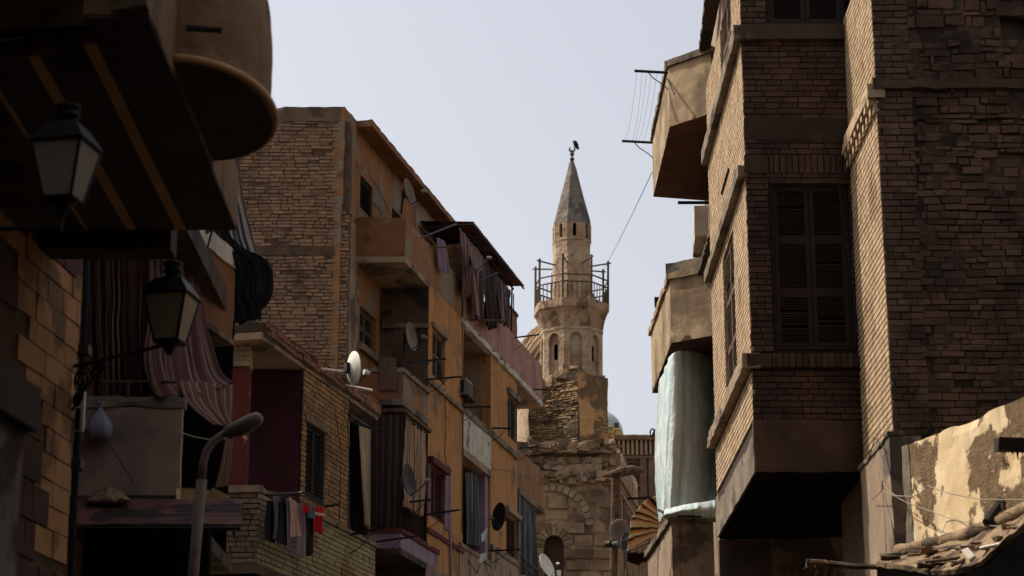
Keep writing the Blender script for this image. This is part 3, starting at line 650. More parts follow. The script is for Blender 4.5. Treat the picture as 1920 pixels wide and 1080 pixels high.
b = B(); b.tube([P(418, 300, 24.5), P(452, 292, 24.9)], .018, 6); tag(b.build('sheet_pole', MT['metal_dark']), 'short pole carrying the long grey and white sheet', 'pole')
# plastic bag
bp = P(186, 800, 19.87); b = B()
b.lathe([(.001, -.135), (.06, -.132), (.105, -.11), (.128, -.06), (.125, 0), (.095, .07), (.05, .13), (.02, .17), (.016, .19), (.03, .215), (.042, .24), (.001, .235)], bp, 40, rmod=lambda a, k: 1 + (.05 + .06 * k) * sin(9 * a + 3 * sin(a * 2)) + .03 * sin(17 * a))
tag(b.build('plastic_bag', MT['bag'], smooth=True), 'knotted grey-blue plastic bag hung on the grey balcony parapet', 'bag')
# corrugated awning over the shop
aw = thing('shop_awning', 'rusty corrugated awning over the dark shop below the grey parapet', 'awning', P(290, 960, 19.6))
A0, A1 = P(134, 936, 19.95), P(455, 938, 19.95); A2, A3 = P(140, 984, 19.1), P(452, 984, 19.1)
b = B(); b.grid(lambda u, w: A0.lerp(A1, u).lerp(A2.lerp(A3, u), w) + UP * (.014 * sin(w * 2 * pi * 5.5) + .012 * noise.noise(V((u * 6, w * 2, 0)))), 40, 44); b.build('sheet', MT['tin'], aw, smooth=True, solid=.004)
b = B(); b.tube([A2 - UP * .03, A3 - UP * .03], .02, 6); b.build('front_bar', MT['metal_dark'], aw)
for x in (150, 290, 440):
    b = B(); b.tube([P(x, 988, 19.12), P(x, 1010, 20.55)], .015, 6); b.build('strut', MT['metal_dark'], aw)
b = B(); pts = [P(165, 930, 19.75), P(200, 915, 19.8), P(245, 925, 19.75)]
b.grid(lambda u, w: P(165 + 78 * u, 938 - 24 * sin(pi * u) * (1 - w) - 6 * noise.noise(V((u * 7, w * 3, 1))), 19.85 - .3 * w), 16, 5)
tag(b.build('rubbish_heap', MT['debris'], solid=.02), 'small heap of torn sacking lying on the shop awning', 'rubbish')
# timber planks
for i, (q, lab) in enumerate((([(330, 916, 19.9), (336, 916, 20.0), (338, 946, 20.0), (330, 946, 19.9)], 'thin pale board standing on the awning edge'), ([(338, 914, 20.3), (402, 920, 20.3), (402, 946, 20.3), (338, 946, 20.3)], 'pale broken board lying on the awning end'), ([(398, 914, 20.2), (428, 928, 20.1), (424, 944, 20.1), (392, 930, 20.2)], 'short pale plank tilted over the end of the awning'))):
    b = B(); b.prism([P(*p) for p in q], V((0, .05, 0))); tag(b.build('plank', MT['wood_pale']), lab, 'plank')
cable([P(332, 808, 19.9), P(360, 818, 20.2), P(395, 825, 20.6), P(424, 822, 21.2)], 'thin pale cord sagging from the grey parapet across the dark opening', .006, MT['cable_pale'])
cable([P(208, 838, 19.86), P(250, 905, 19.86)], 'thin dark wire slanting down the grey parapet', .005)
# ================================================================== street lamp pole
sl = thing('street_lamp', 'bent grey tube street lamp standing before the balconies', 'street lamp', P(340, 1690, 17.2).xy.to_3d())
b = B(); bx = P(362, 1080, 17.2)
b.tube([(bx.x - .06, 17.2, 0), bx, P(378, 900, 17.2)], .044, 14); b.build('post', MT['metal_grey'], sl, smooth=True)
b = B(); b.tube([P(378, 905, 17.2), P(381, 868, 17.2), P(387, 846, 17.2), P(399, 829, 17.2), P(416, 816, 17.2), P(432, 808, 17.2)], .034, 12); b.build('bent_arm', MT['metal_grey'], sl, smooth=True)
a, e = P(424, 813, 17.2), P(492, 781, 17.1); h = (e - a).normalized(); b = B()
b.lathe([(.001, -.01), (.05, 0), (.062, .08), (.066, .24), (.055, .31), (.03, .335), (.001, .335)], a, 16, axis=h); b.build('lamp_head', MT['metal_grey'], sl, smooth=True)
b = B(); b.lathe([(.001, .1), (.04, .1), (.045, .2), (.03, .29), (.001, .29)], a - UP * .035, 12, axis=h); b.build('lamp_cover', MT['dish_grey'], sl, smooth=True)
# ================================================================== brick house with the maroon loggia
FC = Frame((-3.6, 30), (.25, 1), (1, -.25))
ch = thing('brick_house', 'brick house with a dark maroon loggia, pale soffit and white-washed brick parapet', 'house', (-4.5, 31, 0))
zp = 7.3; zsf = 9.43; zfl = 6.28
sE = FC.px(705, 1012)[0]; s570 = FC.px(570, 800)[0]; s655 = FC.px(655, 900)[0]
F30 = FR(30)
xl = F30.px(380, 950)[0]; xr = -3.6
b = B(); b.box(FC, s570 + .3, 9, 0, zsf + .1, -6, -1.3); b.box(FR(32.2), -8, -4.0, 0, zsf + .1, -4, 0); b.build('core_wall', MT['maroon'], ch)
# front parapet + side parapet
b = B(); lay(b, F30, xl, xr, zfl - .1, zp - .1, 0, course=.078, L=.24, gap=.014, prot=.006); b.box(F30, xl, xr - .02, zfl - .1, zp - .1, -.12, -.012, tone=-1); b.build('front_parapet', MT['dull_brick'], ch)
b = B(); b.box(FC, .02, sE, zfl - .1, zp - .04, -.12, -.012, tone=-1); lay(b, FC, 0.0, sE, zfl - .1, zp - .04, 0, course=.078, L=.24, gap=.014, prot=.006); b.build('side_parapet', MT['pale_brick'], ch)
b = B(); b.rbox(FC, -.02, s570 - .3, zp - .1, zp, -.16, .03, amp=.012, cell=.1, chip=.05); b.rbox(F30, xl, xr + .02, zp - .1, zp + .002, -.16, .03, amp=.012, cell=.1, chip=.05); b.build('parapet_coping', MT['concrete'], ch)
b = B(); b.rbox(FC, s570 - .2, sE + .03, zp - .04, zp + .02, -.16, .04, amp=.012, cell=.1); b.build('ledge', MT['concrete'], ch)
b = B(); b.box(FC, -.02, sE + .02, zfl - .24, zfl - .1, -1.4, .02); b.box(F30, xl, xr, zfl - .24, zfl - .1, -1.2, .02); b.build('balcony_slab', MT['concrete_dark'], ch)
b = B(); b.box(FC, .5, sE, 0, zfl - .24, -1.4, -1.0); b.box(FR(31.2), -6, -3.9, 0, zfl - .24, -.2, 0); b.build('lower_wall', MT['black'], ch)
# loggia
xm = FC.pt(s570, 0).x
b = B(); b.box(FR(FC.pt(s570, 0).y), -6.4, xm - .06, zfl, zsf, -.2, 0); b.build('loggia_back_wall', MT['maroon'], ch)
cxa = P(428, 800, 30.35).x; cxb = P(464, 800, 30.35).x
b = B(); b.box(FR(30.35), cxa, cxb, zfl - .1, zsf - .3, -.3, 0); b.build('red_pillar', MT['red_paint'], ch)
b = B(); lay(b, FR(30.3), cxa - .8, cxb + .02, zsf - .3, zsf, 0, course=.075, L=.24, prot=.004); b.box(FR(30.3), cxa - .8, cxb, zsf - .3, zsf, -.4, -.012); b.build('lintel', MT['pale_brick'], ch)
b = B(); b.rbox(FC, -.12, sE, zsf, zsf + .1, -6, .0, amp=.008, cell=.3); b.build('ceiling_slab', MT['soffit'], ch)
s0e = FC.px(500, 618, .04)[0]
b = B(); lay(b, FC, s0e, sE + .1, zsf + .1, zsf + .3, .03, course=.1, L=.24, prot=.016, jit=.008, cjit=.2, sag=.03, miss=.03); b.build('eave_brick', MT['red_brick'], ch)
b = B(); b.rbox(FC, s0e, sE + .1, zsf + .06, zsf + .27, -.3, .012, amp=.02, cell=.15); b.rbox(FR(FC.pt(s0e, 0).y), -4.4, FC.pt(s0e, 0).x, zsf + .08, zsf + .28, -.3, 0, amp=.03, cell=.12, chip=.08); b.build('eave_core', MT['mortar_dark'], ch)
b = B()
for k in range(46):
    s = random.uniform(s0e, sE); w = random.uniform(.03, .12); p = FC.pt(s, zsf + .3, random.uniform(-.3, 0)); b.box(FC, s, s + w, zsf + .27, zsf + .27 + random.uniform(.03, .09), -.25, -.25 + random.uniform(.05, .2), jit=.02)
for k in range(14):
    b.box(FR(30), random.uniform(-4.2, -3.7), random.uniform(-4.2, -3.7) + .07, zsf + .26, zsf + .36, -.1, 0, jit=.03)
b.build('roof_rubble', MT['debris'], ch)
# brick street face with window
w0, wz1 = FC.px(578, 795); w1, wz0 = FC.px(609, 948); g0, gz1 = FC.px(597, 727); g1, gz0 = FC.px(632, 768)
wz1 = FC.px(578, 790)[1]
hol = [(w0, w1, wz0, wz1), (g0, g1, gz0 + .1, gz1)]
b = B(); lay(b, FC, s570, s655, zp + .02, zsf, -.02, course=.078, L=.24, gap=.014, prot=.005, holes=hol); wall(b, FC, s570, s655, zp, zsf, -.035, hol, .22, tone=-1); b.build('brick_face', MT['tan_brick'], ch)
b = B(); b.box(FR(FC.pt(s655, 0).y), FC.pt(s655, 0).x - 1.3, FC.pt(s655, 0).x - .06, zp, zsf, -.1, 0); b.build('end_wall', MT['mortar_dark'], ch)
shutter(ch, FC, w0 + .01, w1 - .01, wz0 + .01, wz1 - .01, -.06, MT['shutter_dark'], 2, 1, pitch=.05)
b = B(); b.box(FC, w0 - .12, w1 + .12, wz1, wz1 + .1, -.1, .01); b.build('window_lintel', MT['concrete'], ch)
b = B()
for i in range(7):
    z = gz0 + .12 + i * .055; b.box(FC, g0, g1, z, z + .022, -.12, -.05)
for i in range(7):
    s = g0 + (g1 - g0) * i / 6; b.box(FC, s - .012, s + .012, gz0 + .1, gz1, -.115, -.055)
b.build('vent_grille', MT['concrete_dark'], ch)
# set-back bay with the cream curtain
tag(cloth('curtain', MT['cl_cream'], [[FC.P(672, 797, .02), FC.P(694, 806, .02)], [FC.P(678, 890, .02), FC.P(691, 895, .02)], [FC.P(686, 985, .0), FC.P(691, 990, .0)]], 4, .03, FC.n, nu=40, seed=2), 'cream curtain gathered at the end of the brick house', 'curtain')
tag(cloth('curtain', MT['cl_brown'], [[FC.P(657, 790, -.3), FC.P(674, 800, -.1)], [FC.P(658, 890, -.3), FC.P(682, 890, -.05)], [FC.P(658, 1000, -.3), FC.P(690, 1004, -.02)]], 4, .03, FC.n, nu=40, seed=6), 'almost black curtain hanging beside the cream one', 'curtain')
b = B(); b.tube([FC.P(656, 778, 0), FC.P(700, 806, .05)], .02, 6); b.tube([FC.P(664, 794, .0), FC.P(732, 811, .5)], .018, 6); tag(b.build('curtain_rail', MT['metal_dark']), 'dark rails above the cream curtain', 'rail')
b = B(); b.tube([FC.P(693, 806, .03), FC.P(693, 1010, .03)], .012, 6); tag(b.build('curtain_post', MT['wood_pale']), 'thin tan rod standing beside the cream curtain', 'rod')
# dish with two white pipes
dc = FC.P(655, 690, .35)
dish(dc, .262, (.88, .45, .08), FC.P(660, 726, -.05), 'white sunlit dish above the red brick eave between two white pipes', MT['white_metal'], .9)
b = B(); b.tube([FC.P(588, 689, -.05), FC.P(620, 694, .12), FC.P(669, 701, .4)], .022, 8); tag(b.build('pipe', MT['white_metal']), 'white pipe sticking out over the eave before the white dish', 'pipe')
b = B(); b.tube([FC.P(646, 722, .0), FC.P(698, 732, .45)], .022, 8); tag(b.build('pipe', MT['white_metal']), 'white pipe sticking out below the white dish', 'pipe')
cable([FC.P(656, 745, .02), FC.P(652, 800, .03), FC.P(655, 860, .02)], 'thin black cable down the end of the tan brick face', .007)
cable([FC.P(628, 770, .0), FC.P(640, 850, .01), FC.P(636, 985, .0)], 'thin black cable beside the shuttered window of the brick face', .006)
# laundry
zl0 = FC.px(510, 925, .25)
t = thing('laundry_line', 'dark rod and lines carrying washing before the pale brick parapet', 'clothes line', FC.pt(.3, 7.2, 0))
b = B(); b.tube([FC.P(498, 929, .05), FC.P(568, 923, .75)], .02, 6); b.build('rod', MT['metal_dark'], t)
b = B(); b.tube([FC.P(608, 950, .0), FC.P(635, 946, .5)], .02, 6); b.build('rod', MT['metal_dark'], t)
for k, (a, e) in enumerate((((512, 929, .2), (610, 951, .1)), ((530, 928, .35), (620, 948, .3)), ((555, 925, .6), (632, 947, .48)))):
    b = B(); b.tube([FC.P(*a), FC.P(*e)], .004, 4); b.build('cord', MT['cable'], t)
def garment(rows, m, lab, o, name='garment', cat='garment', folds=3, amp=.02, seed=0):
    return tag(cloth(name, m, [[FC.P(x, y, o) for x, y in r] for r in rows], folds, amp, FC.n, nu=36, nv=26, seed=seed), lab, cat, 'washing on the line of the brick parapet')
garment([[(499, 938), (515, 938)], [(497, 970), (516, 980)], [(499, 1010), (513, 1018)]], MT['g_black'], 'black garment at the near end of the washing', .2, seed=1)
garment([[(513, 935), (526, 940)], [(514, 980), (526, 985)], [(512, 1010), (525, 1015)]], MT['g_grey'], 'dull grey-green garment next to the black one', .25, seed=2)
garment([[(527, 930), (540, 934)], [(526, 975), (540, 980)], [(520, 1018), (540, 1024)]], MT['g_navy'], 'dark navy trousers before the pink blouse', .3, 'trousers', 'trousers', seed=3)
garment([[(543, 932), (560, 945)], [(546, 970), (562, 975)], [(546, 1008), (566, 1006)]], MT['g_pink'], 'pale pink blouse with a soft hem, middle of the washing', .42, 'blouse', 'blouse', seed=4, amp=.025)
garment([[(538, 934), (546, 936)], [(540, 980), (547, 985)], [(541, 1032), (546, 1034)]], MT['g_lilac'], 'narrow lilac garment hanging beside the pink blouse', .38, folds=2, seed=5)
garment([[(561, 945), (571, 952)], [(562, 990), (574, 990)], [(555, 1040), (571, 1046)]], MT['g_lilac'], 'long lilac garment hanging behind the pink blouse', .3, folds=2, seed=6)
garment([[(570, 950), (587, 956)], [(573, 990), (586, 1000)], [(573, 1044), (584, 1040)]], MT['g_black'], 'long black trousers below the blue cloth', .26, 'trousers', 'trousers', folds=2, seed=7)
garment([[(566, 944), (578, 948)], [(566, 955), (580, 956)], [(568, 963), (579, 960)]], MT['g_red'], 'small red cloth pegged beside the blue one', .5, folds=2, seed=8)
garment([[(578, 947), (588, 950)], [(577, 960), (588, 962)], [(575, 970), (588, 972)]], MT['g_blue'], 'small blue cloth pegged beside the small red one', .48, folds=2, seed=9)
g = garment([[(590, 949), (607, 950)], [(589, 975), (607, 978)], [(591, 997), (605, 1002)]], MT['g_red'], 'red shorts with white bands at the far end of the washing', .35, 'shorts', 'shorts', folds=2, seed=10)
b = B(); b.tube([FC.P(590, 961, .39), FC.P(598, 963, .41), FC.P(608, 964, .39)], .008, 5); b.tube([FC.P(590, 964, .39), FC.P(598, 966, .41), FC.P(608, 966, .39)], .006, 5); b.build('white_band', MT['white_metal'], g)
for y, x, L in ((1000, 686, .55),): bracket(FC, *FC.px(656, 1003, 0), 0, .62, 'iron bracket on the pale brick parapet below the cream curtain', slope=.1)
# ================================================================== tall ochre apartment house
FA = Frame((-3.36, 40), (.226, 1), (1, -.226))
OB = .985                                   # how far the bay and balconies stand out
ah = thing('apartment_house', 'tall ochre apartment house with a bare brick side wall and stacked balconies', 'apartment house', (-5, 42, 0))
sB = (42.7 - 40) * 1.0252                   # where the bay starts
sF = 1.12                                   # front of the three balconies (Y about 41.1)
F4, F3, F2 = 14.0, 11.08, 8.15
zroof = FA.px(645, 201)[1]; zeave = FA.px(698, 224, .36)[1]
sEnd = 8.4
F40 = FR(40)
# bare brick side
xl = F40.px(300, 400)[0]; xk = F40.px(641, 300)[0]; xk2 = F40.px(654, 500)[0]
zk = F40.px(641, 386)[1]; zt = F40.px(560, 228)[1]; zb0 = F40.px(500, 900)[1]; zm = F40.px(560, 470)[1]
def hole_noise(s, z): return noise.noise(V((s * 1.1, z * 1.6, 4))) < .6
b = B()
kw = dict(course=.076, L=.22, gap=.016, prot=.016, jit=.006, pill=.006, miss=.012, cjit=.09, sag=.02, vary=.3, keep=hole_noise)
lay(b, F40, xl, xk, zm + .09, zt, 0, **kw); lay(b, F40, xk, xk2, zb0, zk - .05, 0, **kw); lay(b, F40, xl, xk, zb0, zm - .09, 0, **kw)
n0 = len(b.t); b.rbox(F40, xl, xk2 - .02, 0, zt, -.6, -.016, amp=.012, cell=.25); b.t[n0:] = [-1] * (len(b.t) - n0); b.build('brick_side', MT['brick_raw'], ah)
b = B(); b.rbox(F40, xl, xk, zm - .09, zm + .09, -.1, -.002, amp=.02, cell=.08, chip=.03); b.build('side_band', MT['mortar'], ah)
b = B(); b.rbox(F40, xl, xk + .05, zt, zroof, -.5, .02, amp=.014, cell=.1, chip=.08); b.build('roof_beam', MT['cap'], ah)
# recessed street wall and its windows
def hp(x0, y0, x1, y1, o, d=None):
    s0, z1 = FA.px(x0, y0, o); s1, z0 = FA.px(x1, y1, o); h = (min(s0, s1), max(s0, s1), min(z0, z1), max(z0, z1)); return h + (d,) if d else h
hw1 = hp(676, 327, 698, 413, 0); hw2 = hp(675, 572, 704, 668, 0); hd1 = hp(735, 388, 752, 440, 0)
b = B(); wall(b, FA, -.02, sB + .1, 0, F3, 0, [hw2] if hw2[3] < F3 else [], .25); b.build('recess_lower_wall', MT['grey_plaster'], ah)
b = B(); wall(b, FA, -.02, sEnd, F3, zeave, 0, [h for h in (hw1, hw2, hd1) if h[2] >= F3 - .4 and h[3] > F3], .25, shell=6); b.build('street_wall', MT['ochre_dark'], ah)
b = B(); b.rbox(FA, -.03, FA.px(664, 300, 0)[0], zk, zroof, -.3, .03, amp=.014, cell=.12, chip=.04); b.build('corner_pier', MT['ochre_dark'], ah)
b = B(); b.rbox(FA, FA.px(653, 500, 0)[0] * 0 + .03, FA.px(672, 500, 0)[0], 7, zk - .1, -.3, .03, amp=.018, cell=.12, chip=.05); b.build('lower_corner_pier', MT['soffit'], ah)
sw0 = FA.px(779, 400, 0)[0]; b = B(); b.rbox(FA, sw0, sEnd, F4, zeave - .15, .001, .02, amp=.006, cell=.2); b.build('whitewashed_wall', MT['parapet_light'], ah)
se = FA.px(666, 224, 0)[0]
b = B(); b.rbox(FA, se, sEnd, zeave - .14, zeave, -.6, .36, amp=.012, cell=.14, chip=.03); b.build('eave_slab', MT['rust_plaster'], ah)
b = B(); b.box(FA, .0, sEnd, zeave, zroof - .06, -6, -.28); b.build('attic_block', MT['concrete_dark'], ah)
shutter(ah, FA, hw1[0], hw1[1], hw1[2], hw1[3], -.05, MT['shutter_dark'], 1, 1)
shutter(ah, FA, hw2[0], hw2[1], hw2[2], hw2[3], -.08, MT['shutter_grey'], 2, 2)
b = B(); b.rbox(FA, hw2[0] - .1, hw2[1] + .15, hw2[2] - .16, hw2[2] - .01, -.1, .09, amp=.01, cell=.1); b.build('window_sill', MT['concrete'], ah)
# bay: openings found in the photograph, on the outer plane
sPink = FA.px(866, 560, OB)[0]; sEndB = FA.px(970, 800, OB)[0]; sL = FA.px(869, 700, OB)[0]; sR = FA.px(920, 750, OB)[0]; sPE = FA.px(1013, 720, OB)[0]; s803 = FA.px(803, 650, OB)[0]
hA = hp(811, 614, 834, 724, OB); hB = hp(952, 739, 970, 834, OB); hC = hp(949, 960, 969, 1052, OB); hR = hp(805, 870, 832, 984, OB)
L1 = (sL, sR, F3 + .05, F4 - .12, 1.3); L2 = (sL, sR, F2 + .05, F3 - .14, 1.3)
hAs = (hA[0], hA[1], hA[2], hA[3])
ps = [(s803, sL, 'pier'), (sL, sR, 'log'), (sR, sEndB, 'end')]
b = B(); wall(b, FA, s803, sEndB, F2, F4, OB, [hA, hB, hC, hR, L1, L2], .22); b.build('bay_wall', MT['ochre'], ah)
b = B(); wall(b, FA, s803, sEndB, 0, F2, OB, [], .2); b.build('bay_base', MT['grey_plaster'], ah)
b = B(); b.box(FA, s803 + .0, sEndB, 0, F4, -1.2, -.6); b.face([FA.pt(sEndB, 0, -1.2), FA.pt(sEndB, 0, OB), FA.pt(sEndB, F4, OB), FA.pt(sEndB, F4, -1.2)]); b.build('bay_core', MT['black'], ah)
b = B(); b.rbox(FR(FA.pt(s803, 0, OB).y), FA.pt(s803, 0, 0).x - .3, FA.pt(s803, 0, OB).x - .004, 6, F4 - .02, -.15, 0, amp=.01, cell=.15); b.build('bay_side_wall', mat('dark_side_plaster', (92, 76, 62), (70, 58, 48), 1.6, c3=(46, 40, 36), c3sc=1.3, c3t=.55, streak=.6, bump=.4), ah)  # darker plaster than the street face, with patches and vertical streaks
zl = FA.px(803, 606, OB)[1]
b = B(); b.rbox(FR(FA.pt(s803, 0, OB).y), FA.pt(s803, 0, 0).x, FA.pt(s803, 0, OB).x + .02, zl - .1, zl, 0.001, .05, amp=.01, cell=.1); b.build('bay_side_ledge', MT['concrete'], ah)
shutter(ah, FA, hA[0], hA[1], hA[2], hA[3], OB - .06, MT['shutter_grey'], 2, 2, frame_m=MT['concrete'])
shutter(ah, FA, hB[0], hB[1], hB[2], hB[3], OB - .06, MT['shutter_grey'], 2, 1, frame_m=MT['concrete'])
shutter(ah, FA, hC[0], hC[1], hC[2], hC[3], OB - .06, MT['shutter_red'], 1, 1, frame_m=MT['soffit'])
shutter(ah, FA, hR[0], hR[1], hR[2], hR[3], OB - .05, MT['shutter_red'], 2, 1, frame_m=MT['shutter_red'])
b = B(); b.rbox(FA, hB[0] - .1, hB[1] + .12, hB[3] + .01, hB[3] + .15, OB - .1, OB + .08, amp=.008, cell=.1); b.build('window_lintel', MT['concrete'], ah)
b = B(); b.rbox(FA, hR[0] - .12, hR[1] + .12, hR[3] + .01, hR[3] + .14, OB - .1, OB + .12, amp=.01, cell=.1); b.build('red_lintel', MT['red_paint'], ah)
b = B(); b.rbox(FA, hA[0] - .1, hA[1] + .1, hA[3] + .01, hA[3] + .1, OB - .1, OB + .05, amp=.008, cell=.1); b.build('window_lintel', MT['concrete'], ah)
for x in (hR[0] - .1, hR[1] + .01):
    b = B(); b.box(FA, x, x + .09, hR[2], hR[3], OB - .05, OB + .03); b.build('window_jamb', MT['lilac'], ah)
for x in (hC[1] + .01,):
    b = B(); b.box(FA, x, x + .12, hC[2] - .1, hC[3] + .05, OB - .05, OB + .04); b.build('window_jamb', MT['soffit'], ah)
b = B(); b.rbox(FA, hC[0] - .1, hC[1] + .2, hC[3] + .01, hC[3] + .13, OB - .1, OB + .1, amp=.008, cell=.1); b.build('window_lintel', MT['soffit'], ah)
# string ledges at each floor (slope seen at 806,708 to 868,765)
zled = FA.px(806, 708, OB + .06)[1]
b = B(); b.rbox(FA, s803 - .05, sL, zled - .10, zled, OB, OB + .07, amp=.01, cell=.12, chip=.05); b.build('string_ledge', MT['concrete'], ah)
zled2 = FA.px(922, 806, OB + .05)[1]
b = B(); b.rbox(FA, sR, sEndB + .05, zled2 - .14, zled2, OB, OB + .06, amp=.01, cell=.12, chip=.05); b.build('string_ledge', MT['concrete'], ah)
b = B(); b.rbox(FA, hR[0] - .15, sL, F2 + .62, F2 + .72, OB, OB + .05, amp=.01, cell=.12, chip=.04); b.build('string_ledge', MT['red_paint'], ah)
# loggias: parapets, back walls
zt1 = FA.px(868, 765, OB)[1]
b = B(); b.rbox(FA, sL + .01, sR - .01, F3 + .02, zt1 - .12, OB - .12, OB + .015, amp=.008, cell=.12); b.build('loggia_parapet', MT['white_paint'], ah)
b = B(); b.rbox(FA, sL, sR, zt1 - .12, zt1 + .04, OB - .16, OB + .04, amp=.012, cell=.08, chip=.06); b.build('loggia_coping', MT['concrete'], ah)
b = B(); b.rbox(FA, sL, sR, F3 - .14, F3 + .02, -.4, OB + .02, amp=.01, cell=.3); b.build('loggia_slab', MT['soffit'], ah)
b = B(); b.box(FA, sL + .01, sR - .01, F3, F4 - .12, OB - 1.29, OB - 1.25); b.box(FA, sR - .05, sR - .005, F3, F4 - .1, OB - 1.25, OB - .2); b.build('loggia_wall', MT['soffit'], ah)
b = B(); b.box(FA, sL + .95, sL + 1.5, F3 + .05, F3 + 2.1, OB - 1.25, OB - 1.22); b.build('loggia_door', MT['shutter_dark'], ah)
zt2 = FA.px(868, 1021, OB)[1]
b = B(); b.rbox(FA, sL - .3, sR, F2 - .3, zt2 - .1, OB - .1, OB + .02, amp=.008, cell=.12); b.rbox(FA, sR, sEndB, F2 - .6, hC[2] - .15, OB, OB + .03, amp=.008, cell=.12); b.build('lower_parapet', MT['soffit'], ah)
b = B(); b.rbox(FA, sL - .3, sR, zt2 - .1, zt2, OB - .14, OB + .05, amp=.012, cell=.1, chip=.04); b.rbox(FA, sR, sEndB + .05, hC[2] - .15, hC[2] - .03, OB, OB + .07, amp=.012, cell=.1, chip=.04); b.build('lower_coping', MT['concrete'], ah)
b = B(); b.box(FA, sR - .3, sR - .005, F2, F3 - .14, OB - 1.28, OB - .05); b.build('loggia_side_wall', MT['lilac'], ah)
# three balconies, one above the other
def balcony(zf, zp, mf, ms, slab, side_to, front_x=0.0, cop=None):
    Yf = FA.pt(sF, 0, OB).y; Ff = FR(Yf); xo = FA.pt(sF, 0, OB).x; xi = FA.pt(0.9, 0, 0).x
    b = B(); b.rbox(Ff, xi, xo, zf + .0, zp, -.1, 0, amp=.01, cell=.12, chip=.03); b.build('balcony_front', mf, ah)
    b = B(); b.rbox(FA, sF + .02, side_to, zf + .0, zp, OB - .1, OB + .006, amp=.01, cell=.14, chip=.03); b.build('balcony_side', ms, ah)
    b = B(); b.prism([FA.pt(sF - .03, zf - .12, OB + .02), FA.pt(s803 + .01, zf - .12, OB + .02), FA.pt(s803, zf - .12, -.1), V((xi, Yf - .02, zf - .12))], UP * .12); b.build('balcony_floor', slab, ah)
    if cop:
        b = B(); b.rbox(Ff, xi, xo + .03, zp, zp + .1, -.14, .04, amp=.012, cell=.1, chip=.05); b.rbox(FA, sF, side_to, zp, zp + .1, OB - .12, OB + .05, amp=.012, cell=.1, chip=.05); b.build('balcony_coping', cop, ah)
zp4 = FA.px(761, 409, OB)[1]
balcony(F4, zp4, MT['rust_plaster'], MT['ochre_dark'], MT['soffit'], sPink)
zp3 = FA.px(758, 692, OB)[1]
balcony(F3, zp3 - .1, MT['rust_plaster'], MT['ochre_dark'], MT['concrete'], s803 + .02, cop=MT['concrete'])
zp2 = FA.px(752, 990, OB)[1]
balcony(F2 - .02, zp2 - .1, MT['lilac'], MT['lilac'], MT['concrete_dark'], s803 + .9, cop=MT['red_paint'])
# rooftop terrace
b = B(); b.rbox(FA, s803, sPE, F4 - .14, F4, -.2, OB - .02, amp=.01, cell=.3); b.build('terrace_floor', MT['soffit'], ah)
zpk = FA.px(966, 630, OB + .05)[1]
b = B(); b.rbox(FA, sPink, sPE, F4 - .02, zpk, OB - .1, OB + .05, amp=.008, cell=.14, chip=.03); b.build('terrace_parapet', MT['pink'], ah)
b = B(); b.rbox(FA, sPink - .1, sPE, F4 - .16, F4 - .02, OB - .1, OB + .07, amp=.02, cell=.1, chip=.12); b.build('terrace_edge', MT['white_paint'], ah)
b = B(); b.box(FA, sEndB, sPE, F4 - .2, F4 - .16, -1, OB + .04); b.box(FR(FA.pt(sPE, 0, 0).y - .3), -1.6, FA.pt(sPE, 0, -.5).x, 6, F4 - .2, -.2, 0); b.build('end_wall', MT['soffit'], ah)
ys = 45.7; Fs = FR(ys)
b = B(); b.rbox(Fs, P(812, 480, ys).x, P(866, 480, ys).x, F4, Fs.px(840, 457)[1], -.12, 0, amp=.01, cell=.12, chip=.04); b.build('terrace_cross_wall', MT['rust_plaster'], ah)
b = B(); b.box(FA, 7.6, 13.0, F4, 16.1, -1.5, -.3); b.box(FR(46.6), -2.3, P(864, 440, 46.6).x, F4, 16.15, -.1, 0); b.build('terrace_shack', MT['black'], ah)
zr = 16.18
r0 = FA.px(888, 419, OB + .27)[0]; r1 = FA.px(984, 539, OB + .27)[0]
b = B()
def roof(u, w):
    s = r0 + (r1 - r0) * u; o = -.35 + (OB + .62) * w
    return FA.pt(s, zr + .13 * (1 - w) + .016 * sin(s * 2 * pi / .17) + .015 * noise.noise(V((s * 2, w * 3, 7))), o)
b.grid(roof, 360, 6); b.build('tin_roof', MT['tin'], ah, smooth=True, solid=.006)
b = B()
for o in (OB - .02, OB + .24): b.tube([FA.pt(r0, zr - .05, o), FA.pt(r1, zr - .05, o)], .025, 6)
b.tube([FA.pt(r0 + .02, zr - .05, -.3), FA.pt(r0 + .02, zr - .05, OB + .27)], .03, 6); b.build('roof_batten', MT['wood_dark'], ah)
for s in (r0 + .2, (r0 + r1) / 2, r1 - .15):
    b = B(); b.tube([FA.pt(s, F4 + .8, OB - .04), FA.pt(s, zr, OB - .02)], .025, 6); b.build('roof_post', MT['wood_dark'], ah)
# curtains of the terrace
for k, (x0, y0, x1, y1, yb0, yb1, oo, m, lab) in enumerate(((862, 428, 888, 460, 560, 548, 0.12, 'cl_mauve', 'first faded striped curtain under the tin roof, by the corner'), (884, 455, 908, 486, 594, 600, .2, 'cl_mauve', 'second striped curtain under the tin roof, behind the high dish'),
        (906, 484, 932, 516, 610, 616, .22, 'cl_brown', 'dark brown curtain under the middle of the tin roof'), (928, 512, 956, 545, 604, 612, .22, 'cl_mauve', 'last striped curtain at the far end of the tin roof'))):
    o = OB + .1
    tag(cloth('curtain', MT[m], [[FA.P(x0, y0, o), FA.P(x1, y1, o)], [FA.P(x0 + 2, (y0 + yb0) / 2, o + oo * .6), FA.P(x1 - 2, (y1 + yb1) / 2, o + oo * .7)], [FA.P(x0 + 8, yb0, o + oo), FA.P(x1 - 5, yb1, o + oo * .6)]], 5, .06, FA.n, nu=50, nv=30, seed=k * 3.1, ragged=.12), lab, 'curtain')
